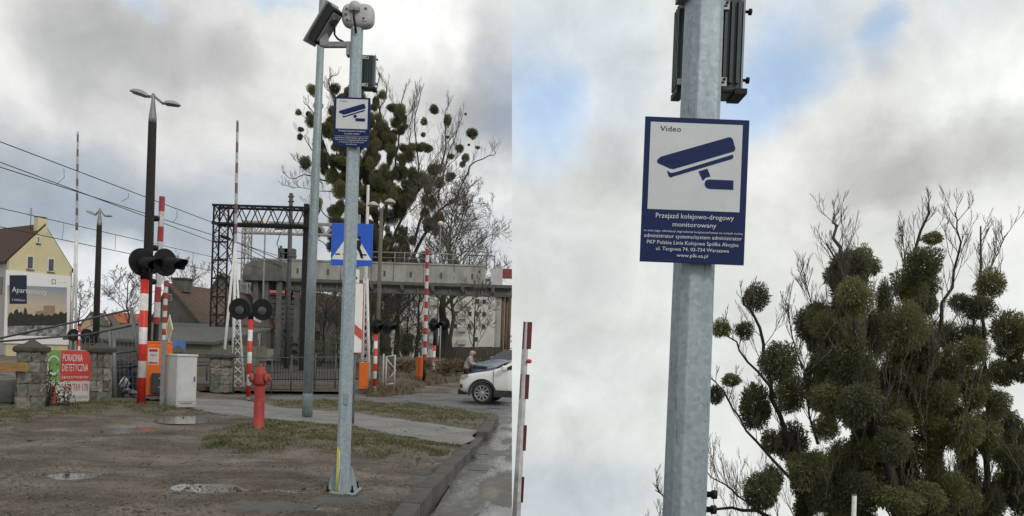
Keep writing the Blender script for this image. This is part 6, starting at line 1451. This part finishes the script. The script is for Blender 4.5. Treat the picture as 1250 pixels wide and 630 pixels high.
for i, (x, y, rx, rz, tone) in enumerate(balls):
    a, c = rx*m_px, rz*m_px; n = int(max(220, min(3600, 2900*(a*c)**.8)))
    dy = rr.gauss(0, 1.4) if rx > 14 else rr.gauss(0, .5)
    R0 = math.sqrt(a*c); cls = 0 if R0 < .42 else 1 if R0 < .75 else 2
    if tone == 0 and rr.random() < .3: tone = 1
    if tone == 2 and R0 > .6: tone = 1
    o = link('mistletoe_clump', proto_clump(cls, rr.randrange(4), tone), t, TR_(x, y, dy)); f = (.33, .6, 1.0)[cls]
    o.scale = (a/f*1.06, a/f*1.06, c/f*1.06); o.rotation_euler[2] = rr.uniform(0, 6.28)
n = 0
# fine upright twigs in front of and over the masses
tf = MB()
for _ in range(560):
    x, y, rx, rz, tone = balls[rr.randrange(12, len(balls))]
    if y < 330 and rr.random() < .5: continue
    p = TR_(x+rr.uniform(-1, 1)*rx, y+rr.uniform(-.7, .8)*rz, rr.gauss(-1.0, 1.1))
    grow(tf, p, (rr.gauss(0, .35), rr.gauss(0, .3), 1), rr.uniform(.7, 1.6), .0095, 1, rr, up=.10, wig=.07, kids=(4,), spread=.42, tip=.4)
tf.build('twigs', TWIG, t)
t.location = base_l
t2 = copy_tree(t); t2['label'] = 'close mistletoe tree filling the lower corner behind the large legible sign'; t2.location = base_r
# stretch the lower trunk of the near one down into the slope
MB().tube([(0, 0, -1.0), (0, 0, .4)], [1.0, .8], 10).build('root_flare', MOSSBARK, t2)

# other trees
RMIN[0] = .021
bt_ = bare_tree('slender bare tree with a rounded fine crown at the footbridge end, beside the globe lamp', 550, 440, 72, 18.5, .30, 41, None, 34, .85, .24, (7, 6, 6), len_f=.43)
cut_right(bt_)
bare_tree('bare shrubby tree in front of the pale apartment block, behind the walking person', 578, 446, 50, 6.0, .12, 42, None, 8, .6, .10, (5, 5, 4))
bare_tree('thick dark trunk tree under the footbridge between the tall boom and the apartment block', 537, 441, 65, 10.5, .55, 43, None, 6, 1.0, .55, (5, 4, 4), m=MOSSBARK)
bare_tree('bare tree with a dark trunk under the footbridge, behind the gate frame', 485, 441, 66, 9.5, .4, 44, None, 7, .6, .3, (5, 4, 4), m=MOSSBARK)
bare_tree('bare tree beneath the footbridge behind the farthest orange machine', 508, 441, 67, 9, .3, 45, None, 8, .6, .2, (5, 5, 4))
bare_tree('round grey bare tree between the dark slim lamp pole and the upright boom', 158, 420, 70, 8.2, .2, 46, None, 12, .8, .12, (6, 5, 4))
bare_tree('hazy bare tree beside the billboard edge, behind the distant boom', 97, 415, 85, 7.5, .2, 47, None, 10, .8, .12, (5, 5, 4))
bare_tree('bare tree rising over the grey stucco chimney', 228, 420, 80, 10, .3, 48, None, 10, .7, .14, (5, 5, 4))
for k, (px, lab) in enumerate(((395, 'dense bare thicket tree between the lamp post and camera pole'), (428, 'dense bare thicket tree hidden behind the camera pole'), (452, 'dense bare thicket tree behind the striped signal post'), (470, 'dense bare thicket tree beside the gate frame'), (497, 'dense bare thicket tree left of the farthest machine'), (412, 'low bare thicket tree just beside the camera pole'))):
    lab = lab.replace('left of', 'just before'); bare_tree(lab, px, 441, 65+3*(k % 3), 8.6+rr.uniform(-1, 1), .05, 60+k, None, 14, .5, .10, (6, 5, 4), name='thicket_tree')
# evergreen ivy mass under the bridge and dry brush on the bank
def bush(label, px, py, d, w, h, n, m, seed, size=.16, z=None):
    r_ = random.Random(seed); q = P(px, py, d); q.z = 0 if z is None else z; t = thing('bush', label, 'bush', q); s = d/F; b = MB(); tw_ = MB()
    for k in range(9):
        c = clump(r_, w*s*r_.uniform(.22, .4), h*s*r_.uniform(.2, .36), w*s*.3, n//9, size); o = Vector((r_.uniform(-.36, .36)*w*s, r_.uniform(-.3, .3)*w*s, r_.uniform(.22, .75)*h*s)); b.add([Vector(v)+o for v in c.v], c.f)
    b.build('foliage', m, t, kind='stuff')
    for k in range(7): tw_.tube([(r_.uniform(-.15, .15)*w*s, 0, -.1), (r_.uniform(-.3, .3)*w*s, r_.uniform(-.3, .3), h*s*.6)], [.05, .02], 4)
    tw_.build('stems', BARK, t); return t
bush('dark ivy covered bush behind the striped signal and gate frame', 478, 446, 58, 50, 75, 2600, FOLI, 71)
bush('dark evergreen bush behind the camera pole foot', 418, 448, 54, 52, 62, 2400, FOLI, 72)
bush('dark evergreen bush behind the dark railing bars', 385, 450, 58, 48, 50, 2000, FOLI, 73)
bush('dark ivy bush behind the wooden lamp pole foot', 445, 446, 64, 46, 70, 2200, FOLI, 75)
bush('dark ivy bush behind the gate frame, nearer the apartment block', 500, 446, 66, 40, 66, 2000, FOLI, 76)
bush('broad dark bush under the footbridge stairs', 350, 448, 66, 60, 62, 2400, FOLI, 77)
bush('olive bush under the footbridge before the apartment block', 512, 446, 62, 34, 70, 1600, FOLI, 74)
DRY = mat('dry_brush', (.15, .11, .06), (.09, .068, .042), scale=2, rough=.9)
for k, (px, py, d, lab) in enumerate(((492, 458, 37, 'dry brown brush beside the farthest orange machine'), (545, 456, 40, 'dry brown brush on the bank behind the short signal post'), (560, 452, 43, 'dry brown brush beside the walking person'), (585, 450, 46, 'dry brown brush below the bare shrubby tree'), (515, 452, 42, 'dry brown brush behind the tall slim boom'))):
    bush(lab, px, py, d, 26, 12, 700, DRY, 80+k, .2, z=.5)
b = MB(); r_ = random.Random(5)
for k in range(60):
    x = -170+k*2.9; c = clump(r_, 3.2, 2.6, 2, 90, .7); o = Vector((x, 165+r_.uniform(-6, 6), 2.6+r_.uniform(-.6, 1.2))); b.add([Vector(v)+o for v in c.v], c.f)
far_wood = b.build('far_wood', mat('far_wood', (.085, .08, .065), (.06, .058, .048), scale=.4, rough=1), kind='stuff'); cut_right(far_wood)
